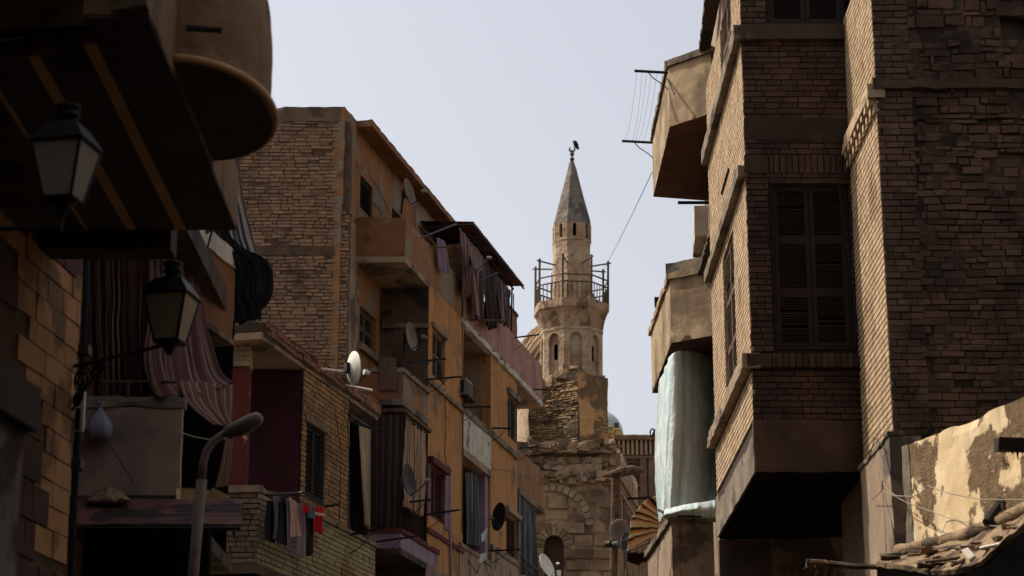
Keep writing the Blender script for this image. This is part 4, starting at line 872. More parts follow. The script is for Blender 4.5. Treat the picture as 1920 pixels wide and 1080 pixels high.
b = B(); b.tube([FA.P(884, 600, OB + .1), FA.P(957, 601, OB + .75)], .022, 8); tag(b.build('curtain_tube', MT['metal_rust']), 'rusty tube standing out under the terrace curtains', 'tube')
b = B(); b.tube([FA.P(866, 539, OB + .06), FA.P(934, 511, OB + .45)], .02, 6); b.tube([FA.P(866, 541, OB + .06), FA.P(868, 528, OB + .06)], .03, 6); tag(b.build('curtain_rod', MT['metal_dark']), 'dark rod slanting across the first terrace curtain', 'rod')
b = B(); b.tube([FA.P(786, 447, OB), FA.P(856, 420, OB + .1)], .018, 6); tag(b.build('roof_strut', MT['metal_dark']), 'thin dark strut across the black gap under the near edge of the tin roof', 'strut')
b = B(); b.tube([FA.P(786, 424, OB - .1), FA.P(814, 458, OB + .05)], .035, 6); tag(b.build('rail_pole', MT['wood']), 'stout pole slanting down to the ochre terrace parapet', 'pole')
tag(cloth('garment', MT['g_lilac'], [[FA.P(819, 445, OB + .1), FA.P(833, 452, OB + .12)], [FA.P(822, 480, OB + .12), FA.P(838, 482, OB + .16)], [FA.P(824, 506, OB + .12), FA.P(842, 512, OB + .16)]], 3, .03, FA.n, nu=36, seed=3), 'mauve grey garment hung over the ochre terrace parapet', 'garment')
b = B(); b.tube([FA.P(806, 462, OB + .02), FA.P(846, 464, OB + .35)], .02, 6); tag(b.build('garment_rod', MT['metal_rust']), 'short rod carrying the mauve grey garment', 'rod')
# chimney box and aerial at the far end of the terrace
t = thing('roof_chimney', 'narrow red-brown chimney box on the pink terrace wall', 'chimney', FA.pt(FA.px(960, 600, OB - .2)[0], zpk, OB - .3))
sc0, zc1 = FA.px(955, 577, OB - .1); sc1, _ = FA.px(965, 630, OB - .1)
b = B(); b.rbox(FA, sc0, sc1 + .3, zpk - .4, zc1, OB - .4, OB - .1, amp=.012, cell=.1); b.build('stack', MT['red_brick'], t)
b = B(); b.rbox(FA, sc0 - .03, sc1 + .33, zc1, zc1 + .06, OB - .43, OB - .07, amp=.01, cell=.1); b.build('cap', MT['concrete_dark'], t)
b = B(); b.tube([FA.P(963, 585, OB - .1), FA.P(963, 551, OB - .1)], .016, 6); tag(b.build('aerial', MT['metal_dark']), 'thin upright aerial above the chimney box', 'aerial')
# pink end: lower projecting balcony with its dark curtain
FE = FA; s1 = FA.px(1019, 860, OB)[0]; zq1 = FA.px(970, 840, OB)[1]; zq0 = FA.px(972, 918, OB)[1]
b = B(); b.rbox(FA, sEndB + .01, s1, zq0, zq1, -.2, OB + .01, amp=.01, cell=.16, chip=.06); b.build('far_balcony', MT['ochre_dark'], ah)
b = B(); b.rbox(FA, sEndB + .01, s1 + .03, zq0 - .12, zq0, -.2, OB + .06, amp=.016, cell=.14, chip=.08); b.build('far_balcony_floor', MT['concrete'], ah)
b = B(); b.rbox(FA, sEndB + .01, s1, 0, zq0 - .12, -.5, -.1, amp=.01, cell=.5); b.build('far_wall', MT['black'], ah)
tag(cloth('curtain', MT['cl_greyblue'], [[FA.P(972, 926, OB), FA.P(1004, 962, OB)], [FA.P(972, 1000, OB + .02), FA.P(1006, 1010, OB + .03)], [FA.P(973, 1076, OB + .05), FA.P(1010, 1082, OB + .06)]], 8, .04, FA.n, nu=70, seed=4), 'slate grey striped curtain below the far ochre balcony', 'curtain')
tag(cloth('curtain', MT['cl_greyblue'], [[FA.P(872, 884, OB - .2), FA.P(899, 888, OB - .2)], [FA.P(872, 950, OB - .2), FA.P(899, 955, OB - .2)], [FA.P(872, 1020, OB - .2), FA.P(898, 1026, OB - .2)]], 7, .035, FA.n, nu=60, seed=9), 'dark grey striped curtain in the lower loggia under the white parapet', 'curtain')
b = B(); b.tube([FA.P(974, 1040, OB + .1), FA.P(1020, 1080, OB + .1)], .015, 6); b.tube([FA.P(974, 1055, OB + .1), FA.P(1016, 1090, OB + .1)], .012, 6)
for k in range(5): b.tube([FA.P(978 + 9 * k, 1043 + 8 * k, OB + .1), FA.P(978 + 9 * k, 1070 + 8 * k, OB + .1)], .01, 5)
b.build('far_railing', MT['metal_rust'], ah)
# curtained timber frame between the lower balconies
fe = thing('balcony_enclosure', 'timber frame with dark curtains closing the balcony above the lilac one', 'enclosure', FA.pt(sF, F2, .5))
zc1 = FA.px(757, 760, OB)[1] - .05; Yf = FA.pt(sF, 0, OB).y; xo = FA.pt(sF, 0, OB).x; xi = FA.pt(.9, 0, 0).x
b = B(); b.prism([FA.pt(sF - .08, zc1 - .12, OB + .08), FA.pt(s803 + .05, zc1 - .12, OB + .08), FA.pt(s803, zc1 - .12, 0), V((xi, Yf - .08, zc1 - .12))], UP * .07); b.build('canopy', MT['wood'], fe)
b = B()
for p in (FA.pt(sF, 0, OB), FA.pt(s803 - .03, 0, OB)): b.tube([V((p.x, p.y, zp2)), V((p.x, p.y, zc1 - .1))], .028, 6)
b.tube([FA.pt(sF, zc1 - .16, OB), FA.pt(s803, zc1 - .16, OB)], .03, 6); b.build('frame', MT['wood_dark'], fe)
tag(cloth('curtain', MT['cl_brown'], [[V((xi, Yf - .02, zc1 - .14)), V((xo - .03, Yf - .02, zc1 - .14))], [V((xi, Yf - .02, F2 + 1.4)), V((xo - .03, Yf - .02, F2 + 1.4))], [V((xi, Yf - .02, zp2 - .02)), V((xo - .03, Yf - .02, zp2))]], 6, .035, (0, -1, 0), nu=70, seed=2), 'dark brown curtain on the front of the timber balcony frame', 'curtain')
tag(cloth('curtain', MT['cl_beige'], [[FA.P(757, 772, OB), FA.P(796, 806, OB)], [FA.P(756, 870, OB + .05), FA.P(795, 890, OB + .05)], [FA.P(760, 950, OB + .1), FA.P(788, 968, OB + .05)]], 6, .05, FA.n, nu=70, nv=34, seed=1), 'beige striped curtain on the street side of the timber balcony frame', 'curtain')
b = B(); b.tube([FA.P(842, 873, OB + .02), FA.P(843, 990, OB + .02), FA.P(845, 1085, OB + .02)], .035, 8); tag(b.build('waste_pipe', MT['lilac']), 'lilac painted waste pipe beside the red-brown shutters', 'pipe')
tag(cloth('cloth', MT['g_lilac'], [[FA.P(834, 878, OB + .02), FA.P(841, 880, OB + .02)], [FA.P(834, 940, OB + .03), FA.P(841, 942, OB + .03)], [FA.P(834, 992, OB + .02), FA.P(841, 996, OB + .02)]], 2, .015, FA.n, nu=20, seed=1), 'narrow lilac cloth hanging beside the red-brown shutters', 'cloth')
# rug over the middle balcony, dishes, air conditioner, brackets, cables
Ff = FR(Yf)
tag(cloth('rug', MT['g_rug'], [[P(709, 668, Yf - .06), P(742, 670, Yf - .06)], [P(711, 700, Yf - .05), P(744, 702, Yf - .05)], [P(711, 732, Yf - .05), P(744, 732, Yf - .05)]], 2, .012, (0, -1, 0), nu=30), 'patterned rug hanging over the front of the middle balcony', 'rug')
dish(FA.P(761, 363, .75), .29, (.93, -.30, .2), FA.pt(FA.px(752, 395, .3)[0], FA.px(752, 400, .3)[1], .3), 'brown dish just under the sloping eave, highest on the ochre house', arm=1.1)
dish(FA.P(887, 487, OB + .4), .27, (.86, -.45, .12), FA.P(881, 512, OB + .0), 'grey dish before the striped terrace curtains', arm=1.2)
dish(FA.P(764, 632, OB - .2), .29, (.93, -.32, .1), FA.P(757, 668, OB - .3), 'brown dish above the balcony with the rug', arm=1.0)
dish(FA.P(759, 902, OB + .3), .31, (.93, -.33, .12), FA.P(757, 945, OB), 'dark dish before the beige striped curtain', MT['dish_dark'], arm=1.2)
dish(FA.P(942, 970, OB + .5), .31, (-.88, -.48, .08), FA.P(930, 985, OB + .0), 'big black dish beside the lowest shuttered window', MT['dish_dark'], arm=.7)
t = thing('air_conditioner', 'boxy old air conditioner standing on the white loggia parapet', 'air conditioner', FA.pt(sL + .2, zt1, OB))
F_ = FA; a0, az1 = FA.px(872, 708, OB + .1); a1, az0 = FA.px(890, 756, OB + .1)
b = B(); b.rbox(FA, a0, a0 + .62, az0, az1, OB - .35, OB + .12, amp=.004, cell=.2); b.build('casing', MT['ac'], t)
b = B()
for k in range(12): z = az0 + .04 + k * (az1 - az0 - .08) / 12; b.box(FA, a0 + .04, a0 + .56, z, z + .018, OB + .123, OB + .135)
for k in range(12): z = az0 + .04 + k * (az1 - az0 - .08) / 12; b.box(FR(FA.pt(a0, 0, OB).y + .0), FA.pt(a0, 0, OB - .3).x, FA.pt(a0, 0, OB + .08).x, z, z + .02, .02, .032)
b.build('grille', MT['metal_dark'], t)
b = B(); b.box(FA, a0 - .03, a0 + .68, az0 - .05, az0 - .005, OB - .3, OB + .18); b.tube([FA.pt(a0, az0 - .05, OB + .15), FA.pt(a0, az0 - .4, OB + .03)], .015, 6); b.build('stand', MT['wood_dark'], t)
BR = [(798, 712, OB, .75, 'iron bracket beside the grey shutters above the middle string ledge', .1, .05), (763, 680, OB, .78, 'iron bracket at the corner of the balcony with the rug', .1, .06), (868, 764, OB, .62, 'iron bracket below the air conditioner', .05, .0), (922, 803, OB, .5, 'iron bracket at the end of the white loggia parapet', .1, .0),
      (756, 943, OB, .75, 'iron bracket before the foot of the beige curtain', .1, .08), (795, 966, OB, .72, 'long iron bracket under the red-brown shutters', .1, .1), (975, 840, OB, .42, 'iron bracket on the far ochre balcony', .2, .05), (915, 1033, OB, .75, 'iron bracket on the lower beige parapet', .1, .02), (705, 1016, .6, .8, 'iron bracket at the corner of the lilac balcony', .1, .1), (1012, 880, OB, .4, 'short iron bracket at the far end of the ochre house', .3, .0)]
for x, y, o, L, lab, ln, sl_ in BR: bracket(FA, *FA.px(x, y, o), o, L, lab, lean=ln, slope=sl_)
bracket(FA, *FA.px(965, 633, OB + .05), OB + .05, .55, 'iron bracket on the pink terrace parapet', lean=.3, slope=.12)
bracket(FA, *FA.px(1000, 730, OB + .05), OB + .05, .55, 'iron bracket under the far end of the pink parapet', lean=.3, slope=.02)
cable([FA.P(834, 728, OB + .02), FA.P(836, 800, OB + .02), FA.P(834, 850, OB + .02), FA.P(838, 880, OB + .03)], 'black cable running down the ochre pier above the red lintel', .008)
cable([FA.P(867, 560, OB + .02), FA.P(868, 700, OB + .02), FA.P(867, 830, OB + .03), FA.P(866, 1000, OB + .02)], 'black cable down the edge of the ochre pier beside the loggias', .009)
cable([FA.P(696, 330, .02), FA.P(715, 365, .02), FA.P(735, 405, .03)], 'thin black cable across the wall under the eave', .006)
cable([FA.P(700, 380, .02), FA.P(718, 400, .02)], 'short black cable below the dark shuttered window', .006)
cable([FA.P(765, 690, OB + .02), FA.P(790, 740, OB + .04), FA.P(806, 712, OB + .02)], 'tangled cable looping below the corner of the balcony with the rug', .006)
cable([FA.P(766, 700, OB + .02), FA.P(775, 735, OB + .03), FA.P(800, 742, OB + .02), FA.P(808, 720, OB + .02)], 'second loose cable looping before the middle balcony', .005)
cable([FA.P(872, 612, OB + .02), FA.P(900, 640, OB - .2), FA.P(918, 662, OB + .0)], 'cable hanging across the ceiling of the upper loggia', .008)
cable([FA.P(920, 878, OB + .02), FA.P(960, 884, OB + .1), FA.P(1018, 908, OB + .06)], 'thin cable slung to the far ochre balcony', .006)
cable([FA.P(920, 705, OB + .02), FA.P(965, 685, OB + .4), FA.P(1000, 665, OB + .6)], 'thin wire rising past the pink parapet', .005)
cable([FA.P(878, 1050, OB + .04), FA.P(895, 1075, OB + .04), FA.P(905, 1040, OB + .04), FA.P(918, 1085, OB + .06)], 'tangle of dark cable on the lower beige parapet', .008)
# pierced plaster patch and plastic scraps on the lower bracket
for k, (x, y) in enumerate(((905, 1002), (902, 1040))):
    tag(cloth('plastic_scrap', MT['cl_white'], [[FA.P(x - 3, y, OB + .3), FA.P(x + 8, y - 12 + k * 8, OB + .35)], [FA.P(x - 4, y + 16, OB + .3), FA.P(x + 7, y + 10, OB + .32)]], 2, .03, FA.n, nu=14, nv=8, seed=k), ('clear plastic scrap caught above the beige parapet', 'clear plastic scrap caught below the bracket on the beige parapet')[k], 'plastic scrap')
# ================================================================== minaret
YM = 90.0
mc = P(1071, 700, YM); MX = mc.x
pm = YM / (CT - 0 * ST) / FPX   # metres in one reference pixel
zz = lambda y, Y=YM: P(1075, y, Y).z
A0 = radians(-90 - 15)          # first corner of the octagon
def octp(r, z, c=None, n=8, a0=A0): return [V(((c or (MX, YM))[0] + r * cos(a0 + 2 * pi * k / n), (c or (MX, YM))[1] + r * sin(a0 + 2 * pi * k / n), z)) for k in range(n)]
mt = thing('minaret', 'stone minaret with a grey cone roof, railed gallery and crumbling brick foot', 'minaret', (MX, YM, 0))
def shell(b, rings, tone=.5, sub=1, amp=.0):
    for (r0, z0), (r1, z1) in zip(rings, rings[1:]):
        q0, q1 = octp(r0, z0), octp(r1, z1)
        for k in range(8):
            a, e, g, h = q0[k], q0[(k + 1) % 8], q1[(k + 1) % 8], q1[k]
            def f(u, w): p = a.lerp(e, u).lerp(h.lerp(g, u), w); return p + noise.noise_vector(p * 2.2) * amp + noise.noise_vector(p * 7) * amp * .4
            b.grid(f, sub, max(1, int(abs(z1 - z0) / .3)) if amp else 1)
    b.face(octp(rings[-1][0], rings[-1][1])); b.face(octp(rings[0][0], rings[0][1])[::-1])
R = lambda hw: hw * pm * 1.045
b = B(); shell(b, [(R(35.5), zz(426)), (R(33.5), zz(416)), (R(20), zz(362)), (R(4.5), zz(304))], sub=5, amp=.035); b.build('cone_roof', MT['cone'], mt)
def drum(name, hw, y0, y1, m, win=None, inset=.12, amp=.02):
    """eight-sided storey; win = (half width, bottom y, top y) of pointed openings, (faces)"""
    b = B(); z0, z1 = zz(y1), zz(y0); r = R(hw)
    if not win:
        shell(b, [(r, z0), (r, z1)], sub=6, amp=amp); return b.build(name, m, mt)
    q = octp(r, 0)
    for k in range(8):
        a, e = q[k], q[(k + 1) % 8]; d = (e - a); w = d.length; d = d.normalized(); nrm = V((d.y, -d.x, 0)); fr = Frame((a.x, a.y), d, nrm)
        hwid, yb, yt, blind = win; wz0, wz1 = zz(yb), zz(yt); c = w / 2; hd = hwid * pm; zs_ = wz1 - hd * 1.5
        arch = [(c - hd, wz0), (c - hd, zs_)] + [(c - hd * cos(t * pi / 2 / 6) ** .8 if t < 6 else c, zs_ + (wz1 - zs_) * sin(t * pi / 2 / 6)) for t in range(1, 7)]
        arch += [(2 * c - x, z) for x, z in arch[-2::-1]]
        top = [(x, z) for x, z in arch if z >= zs_ - 1e-6]
        b.face([fr.pt(0, z0), fr.pt(w, z0), fr.pt(w, wz0), fr.pt(0, wz0)])
        b.face([fr.pt(0, wz0), fr.pt(c - hd, wz0), fr.pt(c - hd, zs_), fr.pt(0, zs_)]); b.face([fr.pt(c + hd, wz0), fr.pt(w, wz0), fr.pt(w, zs_), fr.pt(c + hd, zs_)])
        m_ = len(top) // 2
        for j in range(m_):
            (x0_, za), (x1_, zb_) = top[j], top[j + 1]; xa = c - (c * (m_ - j) / m_); xb = c - (c * (m_ - j - 1) / m_)
            b.face([fr.pt(xa, z1 if j else zs_), fr.pt(x0_, za), fr.pt(x1_, zb_), fr.pt(xb, z1)] if j else [fr.pt(0, zs_), fr.pt(x0_, za), fr.pt(x1_, zb_), fr.pt(xb, z1), fr.pt(0, z1)])
            xa2, xb2 = w - xa, w - xb; X0, X1 = 2 * c - x0_, 2 * c - x1_
            b.face([fr.pt(xb2, z1), fr.pt(X1, zb_), fr.pt(X0, za), fr.pt(xa2, z1)] if j else [fr.pt(xb2, z1), fr.pt(X1, zb_), fr.pt(X0, za), fr.pt(w, zs_), fr.pt(w, z1)])
        for (x0_, za), (x1_, zb_) in zip(arch, arch[1:] + arch[:1]):
            b.face([fr.pt(x0_, za), fr.pt(x0_, za, -inset), fr.pt(x1_, zb_, -inset), fr.pt(x1_, zb_)])
        if blind:
            hh = hd * .36; s0, s1 = wz0 + (wz1 - wz0) * .36, wz0 + (wz1 - wz0) * .74
            if k % 2 == 0:   # blind niche
                b.face([fr.pt(x, z, -inset) for x, z in arch])
            else:
                b.face([fr.pt(c - hd, wz0, -inset), fr.pt(c + hd, wz0, -inset), fr.pt(c + hd, s0, -inset), fr.pt(c - hd, s0, -inset)])
                b.face([fr.pt(c - hd, s0, -inset), fr.pt(c - hh, s0, -inset), fr.pt(c - hh, s1, -inset), fr.pt(c - hd, s1, -inset)])
                b.face([fr.pt(c + hh, s0, -inset), fr.pt(c + hd, s0, -inset), fr.pt(c + hd, s1, -inset), fr.pt(c + hh, s1, -inset)])
                b.face([fr.pt(c - hd, s1, -inset), fr.pt(c + hd, s1, -inset)] + [fr.pt(x, z, -inset) for x, z in arch[::-1] if z > s1])
    o = b.build(name, m, mt)
    b = B(); b.prism(octp(r - inset - .25, z0 + .02), UP * (z1 - z0 - .04)); b.build('dark_core', MT['black'], o)
    return o
drum('lantern_storey', 36, 426, 456, MT['stone_band'], (3.4, 452, 427, False), .18)
b = B(); shell(b, [(R(36.5), zz(458)), (R(36.5), zz(454.5))], sub=4, amp=.01); b.build('storey_band', MT['stone'], mt)
drum('upper_drum', 35.3, 458, 578, MT['stone'], None, amp=.05)
b = B(); shell(b, [(R(57), zz(628)), (R(58.5), zz(618)), (R(61), zz(606)), (R(66), zz(594)), (R(69.5), zz(590)), (R(69.5), zz(576))], sub=8, amp=.03); b.build('gallery_corbel', MT['stone_band'], mt)
b = B(); shell(b, [(R(58.2), zz(630)), (R(58.2), zz(625))], sub=4, amp=.01); b.build('corbel_band', MT['stone'], mt)
drum('lower_drum', 57, 628, 728, MT['stone'], (11.5, 712, 636, True), .16)
# railing of the gallery
zg = zz(577); rr = R(67); q = octp(rr, 0); hg = zz(532) - zz(577); hm = zz(545) - zz(577); hp_ = zz(495) - zz(577)
hg *= 1.0
for k in range(8):
    b = B(); b.tube([q[k] + UP * zg, q[k] + UP * (zg + hp_)], .055, 6); b.tube([q[k] + UP * (zg + hp_ - .1) + (q[k] - V((MX, YM, 0))) * .08, V((MX, YM, 0)) + (q[k] - V((MX, YM, 0))) * .5 + UP * (zg + hp_ - .18)], .035, 6); b.build('railing_post', MT['metal_rust'], mt)
    a, e = q[k], q[(k + 1) % 8]; b = B()
    for h in (hg, hm): b.tube([a + UP * (zg + h), e + UP * (zg + h)], .035, 6)
    for j in range(1, 6): p = a.lerp(e, j / 6); b.tube([p + UP * zg, p + UP * (zg + hm)], .02, 5)
    b.build('railing_panel', MT['metal_rust'], mt)
# finial
b = B(); zb = zz(306); u = pm
b.lathe([(4 * u, -.1), (2.2 * u, .1), (1.6 * u, zz(303) - zb), (3.6 * u, zz(301) - zb), (4.6 * u, zz(298) - zb), (3.4 * u, zz(296) - zb), (1.2 * u, zz(294) - zb), (3.0 * u, zz(292) - zb), (4.6 * u, zz(289) - zb), (3.8 * u, zz(287) - zb), (1.4 * u, zz(284) - zb), (.8 * u, zz(281) - zb), (.001, zz(281) - zb)], (MX, YM, zb), 16)
b.build('finial', MT['metal_rust'], mt, smooth=True)
cc = V((MX, YM, zz(279.5))); b = B(); pts = []; rad = []
for k in range(25):
    t = k / 24; a = radians(125 + 290 * t); pts.append(cc + V((cos(a), 0, sin(a))) * 5.0 * u); rad.append(.02 + 1.25 * u * sin(pi * t))
b.tube(pts, rad, 8); b.build('crescent', MT['metal_rust'], mt, smooth=True)
# foot of the minaret: square pier set cornerwise, half brick, half plaster
fc = (P(1084, 775, 88.0).x, 88.0); ang = radians(38)
dl = V((-cos(ang), sin(ang), 0)); dr = V((sin(ang), cos(ang), 0)) ; zf0, zf1 = zz(850, 88), zz(716, 88)
Lf = Frame((fc[0], fc[1]), -dl, V((-sin(ang), -cos(ang), 0))); Rf = Frame((fc[0], fc[1]), V((cos(radians(38)), sin(radians(38)), 0)), V((sin(radians(38)), -cos(radians(38)), 0)))
wl = 88 * pm / cos(ang) * 1.02; wr = 56 * pm / cos(radians(38))
def brick_zone(s, z): return noise.noise(V((s * .5, z * .5, 3))) > -.45 and (z < zz(728, 88) or s > -wl * .75)
b = B(); lay(b, Lf, -wl, 0, zf0 - 1, zz(712, 88), 0, course=.105, L=.30, gap=.03, prot=.035, jit=.015, pill=.015, cjit=.15, miss=.03, back=.1, sag=.05); b.build('foot_brick', MT['tower_brick'], mt)
b = B()
def footface(fr, s0, s1, sgn, amp=.09):
    def f(u, w):
        s = s0 + (s1 - s0) * u; z = zf0 - 1 + (zf1 - zf0 + 1.4) * w
        p = fr.pt(s, z, -.05 if sgn else .02); return p + fr.n * amp * noise.noise(p * .8) + noise.noise_vector(p * 4) * amp * .35
    return f
b.grid(footface(Lf, -wl, 0, 1), 24, 30); b.build('foot_mortar', MT['mortar'], mt)
b = B(); b.grid(footface(Rf, 0, wr, 0), 20, 30); b.build('foot_plaster', mat('tan_foot_plaster', (196, 152, 104), (176, 132, 88), 1.2, c3=(112, 90, 68), c3sc=.42, c3t=.53, c3w=.02, bump=.8, bsc=6, bdist=.12, edge=1.0, streak=.3), mt)
b = B(); lay(b, Rf, wr * .55, wr, zz(810, 88), zz(770, 88), .05, course=.15, L=.4, gap=.03, prot=.03, jit=.02, pill=.02, cjit=.2, back=.1, keep=lambda s, z: (s - wr * .55) > (z - zz(800, 88)) * .5); b.build('bared_brick', MT['tower_brick'], mt)
pb = [Lf.pt(-wl, 0), Lf.pt(0, 0) , Rf.pt(wr, 0), Rf.pt(wr, 0) + V((-1.5, 2.5, 0)), Lf.pt(-wl, 0) + V((1.0, 2.5, 0))]
c0 = sum(pb, V((0, 0, 0))) / 5; b = B(); b.prism([c0 + (p - c0) * .96 + UP * (zf0 - 2) for p in pb], UP * (zf1 - zf0 + 2.1))
for k in range(30):   # broken courses stepping from the pier to the drum
    a = A0 + random.uniform(-1.9, 2.3); r = R(random.uniform(52, 62)); p = V((MX + r * cos(a), YM + r * sin(a), zz(random.uniform(705, 736)))); s = random.uniform(.12, .4)
    b.box(Frame((p.x, p.y), (-sin(a), cos(a)), (cos(a), sin(a))), -s, s, p.z - s * .6, p.z + s * .5, -.5, random.uniform(-.05, .12), jit=.06)
b.build('foot_core', MT['stone_band'], mt)
for o in [c for c in mt.children_recursive if c.type == 'MESH']:   # the old tower leans a little
    for v in o.data.vertices:
        if v.co.z > zz(715): v.co.x += (v.co.z - zz(715)) * .0112
# crow
cr = P(1079.5, 272, YM); b = B()
ax = [(P(1077.6, 263.5, YM), .02), (P(1077.3, 264.6, YM), .06), (P(1077.8, 266, YM), .07), (P(1079.0, 269, YM), .085), (P(1080.6, 273, YM), .085), (P(1082.4, 276.5, YM), .055), (P(1084.2, 279.3, YM), .045), (P(1084.6, 280, YM), .02)]
b.tube([p for p, _ in ax], [r * 1.25 for _, r in ax], 10)
b.lathe([(.001, 0), (.022, .03), (.018, .08), (.001, .13)], P(1077.2, 264.6, YM), 8, axis=(-.9, -.3, -.1)); b.tube([P(1080.4, 273, YM), P(1079.6, 277, YM)], .012, 5); b.tube([P(1081.2, 274, YM), P(1080.4, 277.3, YM)], .012, 5)
cw = tag(b.build('crow', MT['feather'], smooth=True), 'dark crow perched on the crescent of the minaret', 'crow')
# loudspeaker on the gallery
t = thing('loudspeaker', 'pale horn loudspeaker on the minaret gallery', 'loudspeaker', octp(R(50), zg)[2]); sp = P(1107, 560, YM - .6)
b = B(); b.lathe([(.05, -.35), (.08, -.2), (.14, -.05), (.24, .1), (.26, .1), (.001, .0)], sp, 20, axis=(.75, -.5, .0)); b.build('horn', MT['white_metal'], t, smooth=True)
b = B(); b.tube([sp, V((sp.x, sp.y, zg))], .03, 6); b.build('stand', MT['metal_dark'], t)
# ================================================================== ribbed dome behind
dm = P(1045, 700, 97.0); k97 = 97 / CT / FPX
t = thing('ribbed_dome', 'sunlit cream dome with twisted ribs behind the minaret', 'dome', (dm.x, 97, 0))
rD = 76 * k97
pr = [(rD * cos(radians(a)), rD * 1.28 * sin(radians(a))) for a in range(-20, 90, 5)] + [(.02, rD * 1.28)]
b = B(); b.lathe(pr, dm, 64, rmod=lambda a, k: 1 + 0 * a, tw=2.6); b.build('shell', MT['dome_stone'], t, smooth=True)
b = B()
for q in range(34):
    b.tube([dm + V((rD * 1.05 * cos(radians(a)) * cos(q * 2 * pi / 34 + a * .014), rD * 1.05 * cos(radians(a)) * sin(q * 2 * pi / 34 + a * .014), rD * 1.31 * sin(radians(a)))) for a in range(-18, 84, 6)], [.085 * (1 - k / 24) for k in range(17)], 6)
b.build('ribs', MT['stone'], t, smooth=True)
b = B(); b.lathe([(rD * .97, -9), (rD * .97, -1.2), (rD * 1.02, -1.1), (rD * 1.02, -.5), (rD * .9, -.4)], dm, 48); b.build('drum', MT['stone'], t)
# ================================================================== mosque wall below
F84 = FR(84.0); mw = thing('mosque', 'worn stone mosque wall with a bricked-up arch and a dark arched doorway', 'mosque', (P(1075, 1080, 84).x, 84, 0))
xL, xR = F84.px(930, 950)[0], F84.px(1148, 950)[0]; zT = F84.px(1075, 896)[1]; zB = F84.px(1075, 1180)[1]
aC = F84.px(1030, 900)[0]; zSp = F84.px(1030, 985)[1]; aR = F84.px(1098, 985)[0] - aC; aTop = F84.px(1030, 921)[1]
dC = F84.px(1039, 1030)[0]; dR = F84.px(1057, 1030)[0] - dC; dTop = F84.px(1039, 1003)[1]
def indoor(s, z): return abs(s - dC) < dR and (z < dTop - dR * 1.0 or (s - dC) ** 2 + (z - (dTop - dR)) ** 2 < dR * dR)
def inarch(s, z, g=0.0): return ((s - aC) / (aR + g)) ** 2 + ((z - zSp) / (aTop - zSp + g)) ** 2 < 1 if z > zSp else abs(s - aC) < aR + g
def patch(s, z): return noise.noise(V((s * .32, z * .4, 12))) > .22
dholes = [(dC - dR, dC + dR, zB, dTop - dR)] + [(dC - dR * cos(a), dC + dR * cos(a), dTop - dR + dR * sin(a) - .001, dTop - dR + dR * sin(a + .26)) for a in [k * .26 for k in range(6)]]
b = B(); lay(b, F84, xL, xR, zB, zT, 0, course=.52, L=.95, gap=.06, prot=.04, jit=.025, pill=.035, vary=.4, cjit=.12, back=.15, holes=dholes, keep=lambda s, z: not indoor(s, z) and (inarch(s, z) or (not inarch(s, z, .45) and z < F84.px(1075, 940)[1] + .8 * noise.noise(V((s, 0, 0))) and not patch(s, z))))
b.build('stone_blocks', MT['block_stone'], mw)
b = B()
n = 18
for k in range(n):
    a0, a1 = pi * k / n + .012, pi * (k + 1) / n - .012
    for r0, r1, oo in ((.02, .30, .06),):
        c = [F84.pt(aC + (aR + r) * cos(a), zSp + (aTop - zSp + r) * sin(a), o) for o in (-.1, oo + random.uniform(-.02, .02)) for r, a in ((r0, a1), (r0, a0), (r1, a0), (r1, a1))]
        b.hexa(c, random.random())
b.build('relief_arch', MT['block_joint'], mw)
b = B()
for k in range(9):
    a0, a1 = pi * k / 9 + .03, pi * (k + 1) / 9 - .03
    c = [F84.pt(dC + (dR + r) * cos(a), dTop - dR + (dR + r) * sin(a), o) for o in (-.2, .05 + random.uniform(-.02, .02)) for r, a in ((.0, a1), (.0, a0), (.36, a0), (.36, a1))]
    b.hexa(c, random.random())
b.build('door_arch', MT['block_stone'], mw)
b = B()
def wallf(u, w):
    s = xL + (xR - xL) * u; z = zB + (zT - zB) * w; p = F84.pt(s, z, -.07)
    k = .10 * noise.noise(V((s * .6, z * .6, 3))) + .05 * noise.noise(V((s * 2, z * 2, 3)))
    if indoor(s, z): return F84.pt(s, z, -1.2)
    return p + F84.n * (k + (.06 if (not inarch(s, z, .5) and patch(s, z)) else 0))
b.grid(wallf, 160, 140); b.build('wall_plaster', MT['old_plaster'], mw)
b = B(); b.box(F84, dC - dR, dC + dR, zB, dTop, -1.3, -.9); b.build('door_dark', MT['black'], mw)
# ragged top of the wall with loose masonry
b = B()
for k in range(9):
    y0 = 896 - k * 7.5; zq = F84.px(1075, y0)[1]; xr = F84.px(1146 - k * .6, y0)[0] + random.uniform(-.15, .05)
    def tf(u, w, zq=zq, xr=xr, k=k):
        s = xL + (xr - xL) * u; p = F84.pt(s, zq + (F84.px(1075, y0 - 8)[1] - zq) * w, .02 - .12 * (k % 3) + .1 * noise.noise(V((s * .7, k * 2.0, 1))))
        return p + noise.noise_vector(p * 1.7) * .10 + noise.noise_vector(p * 5) * .05
    b.grid(tf, 80, 6)
b.build('broken_top', MT['old_plaster'], mw)
b = B()
for k in range(150):
    x = random.uniform(985, 1146); y = random.choice((838, 846, 872, 890, 905)) + random.uniform(-5, 5); s, z = F84.px(x, y); w = random.uniform(.12, .45)
    b.box(F84, s, s + w, z, z + random.uniform(.08, .26), -.2, random.uniform(.03, .22), tone=random.random(), jit=.06)
b.build('loose_stones', MT['block_stone'], mw)
b = B(); zq = F84.px(1075, 872)[1]; b.rbox(F84, F84.px(1020, 870)[0], F84.px(1130, 870)[0], zq - .5, zq + .02, -.2, .14, amp=.03, cell=.25, chip=.2); b.build('dressed_course', MT['soffit'], mw)
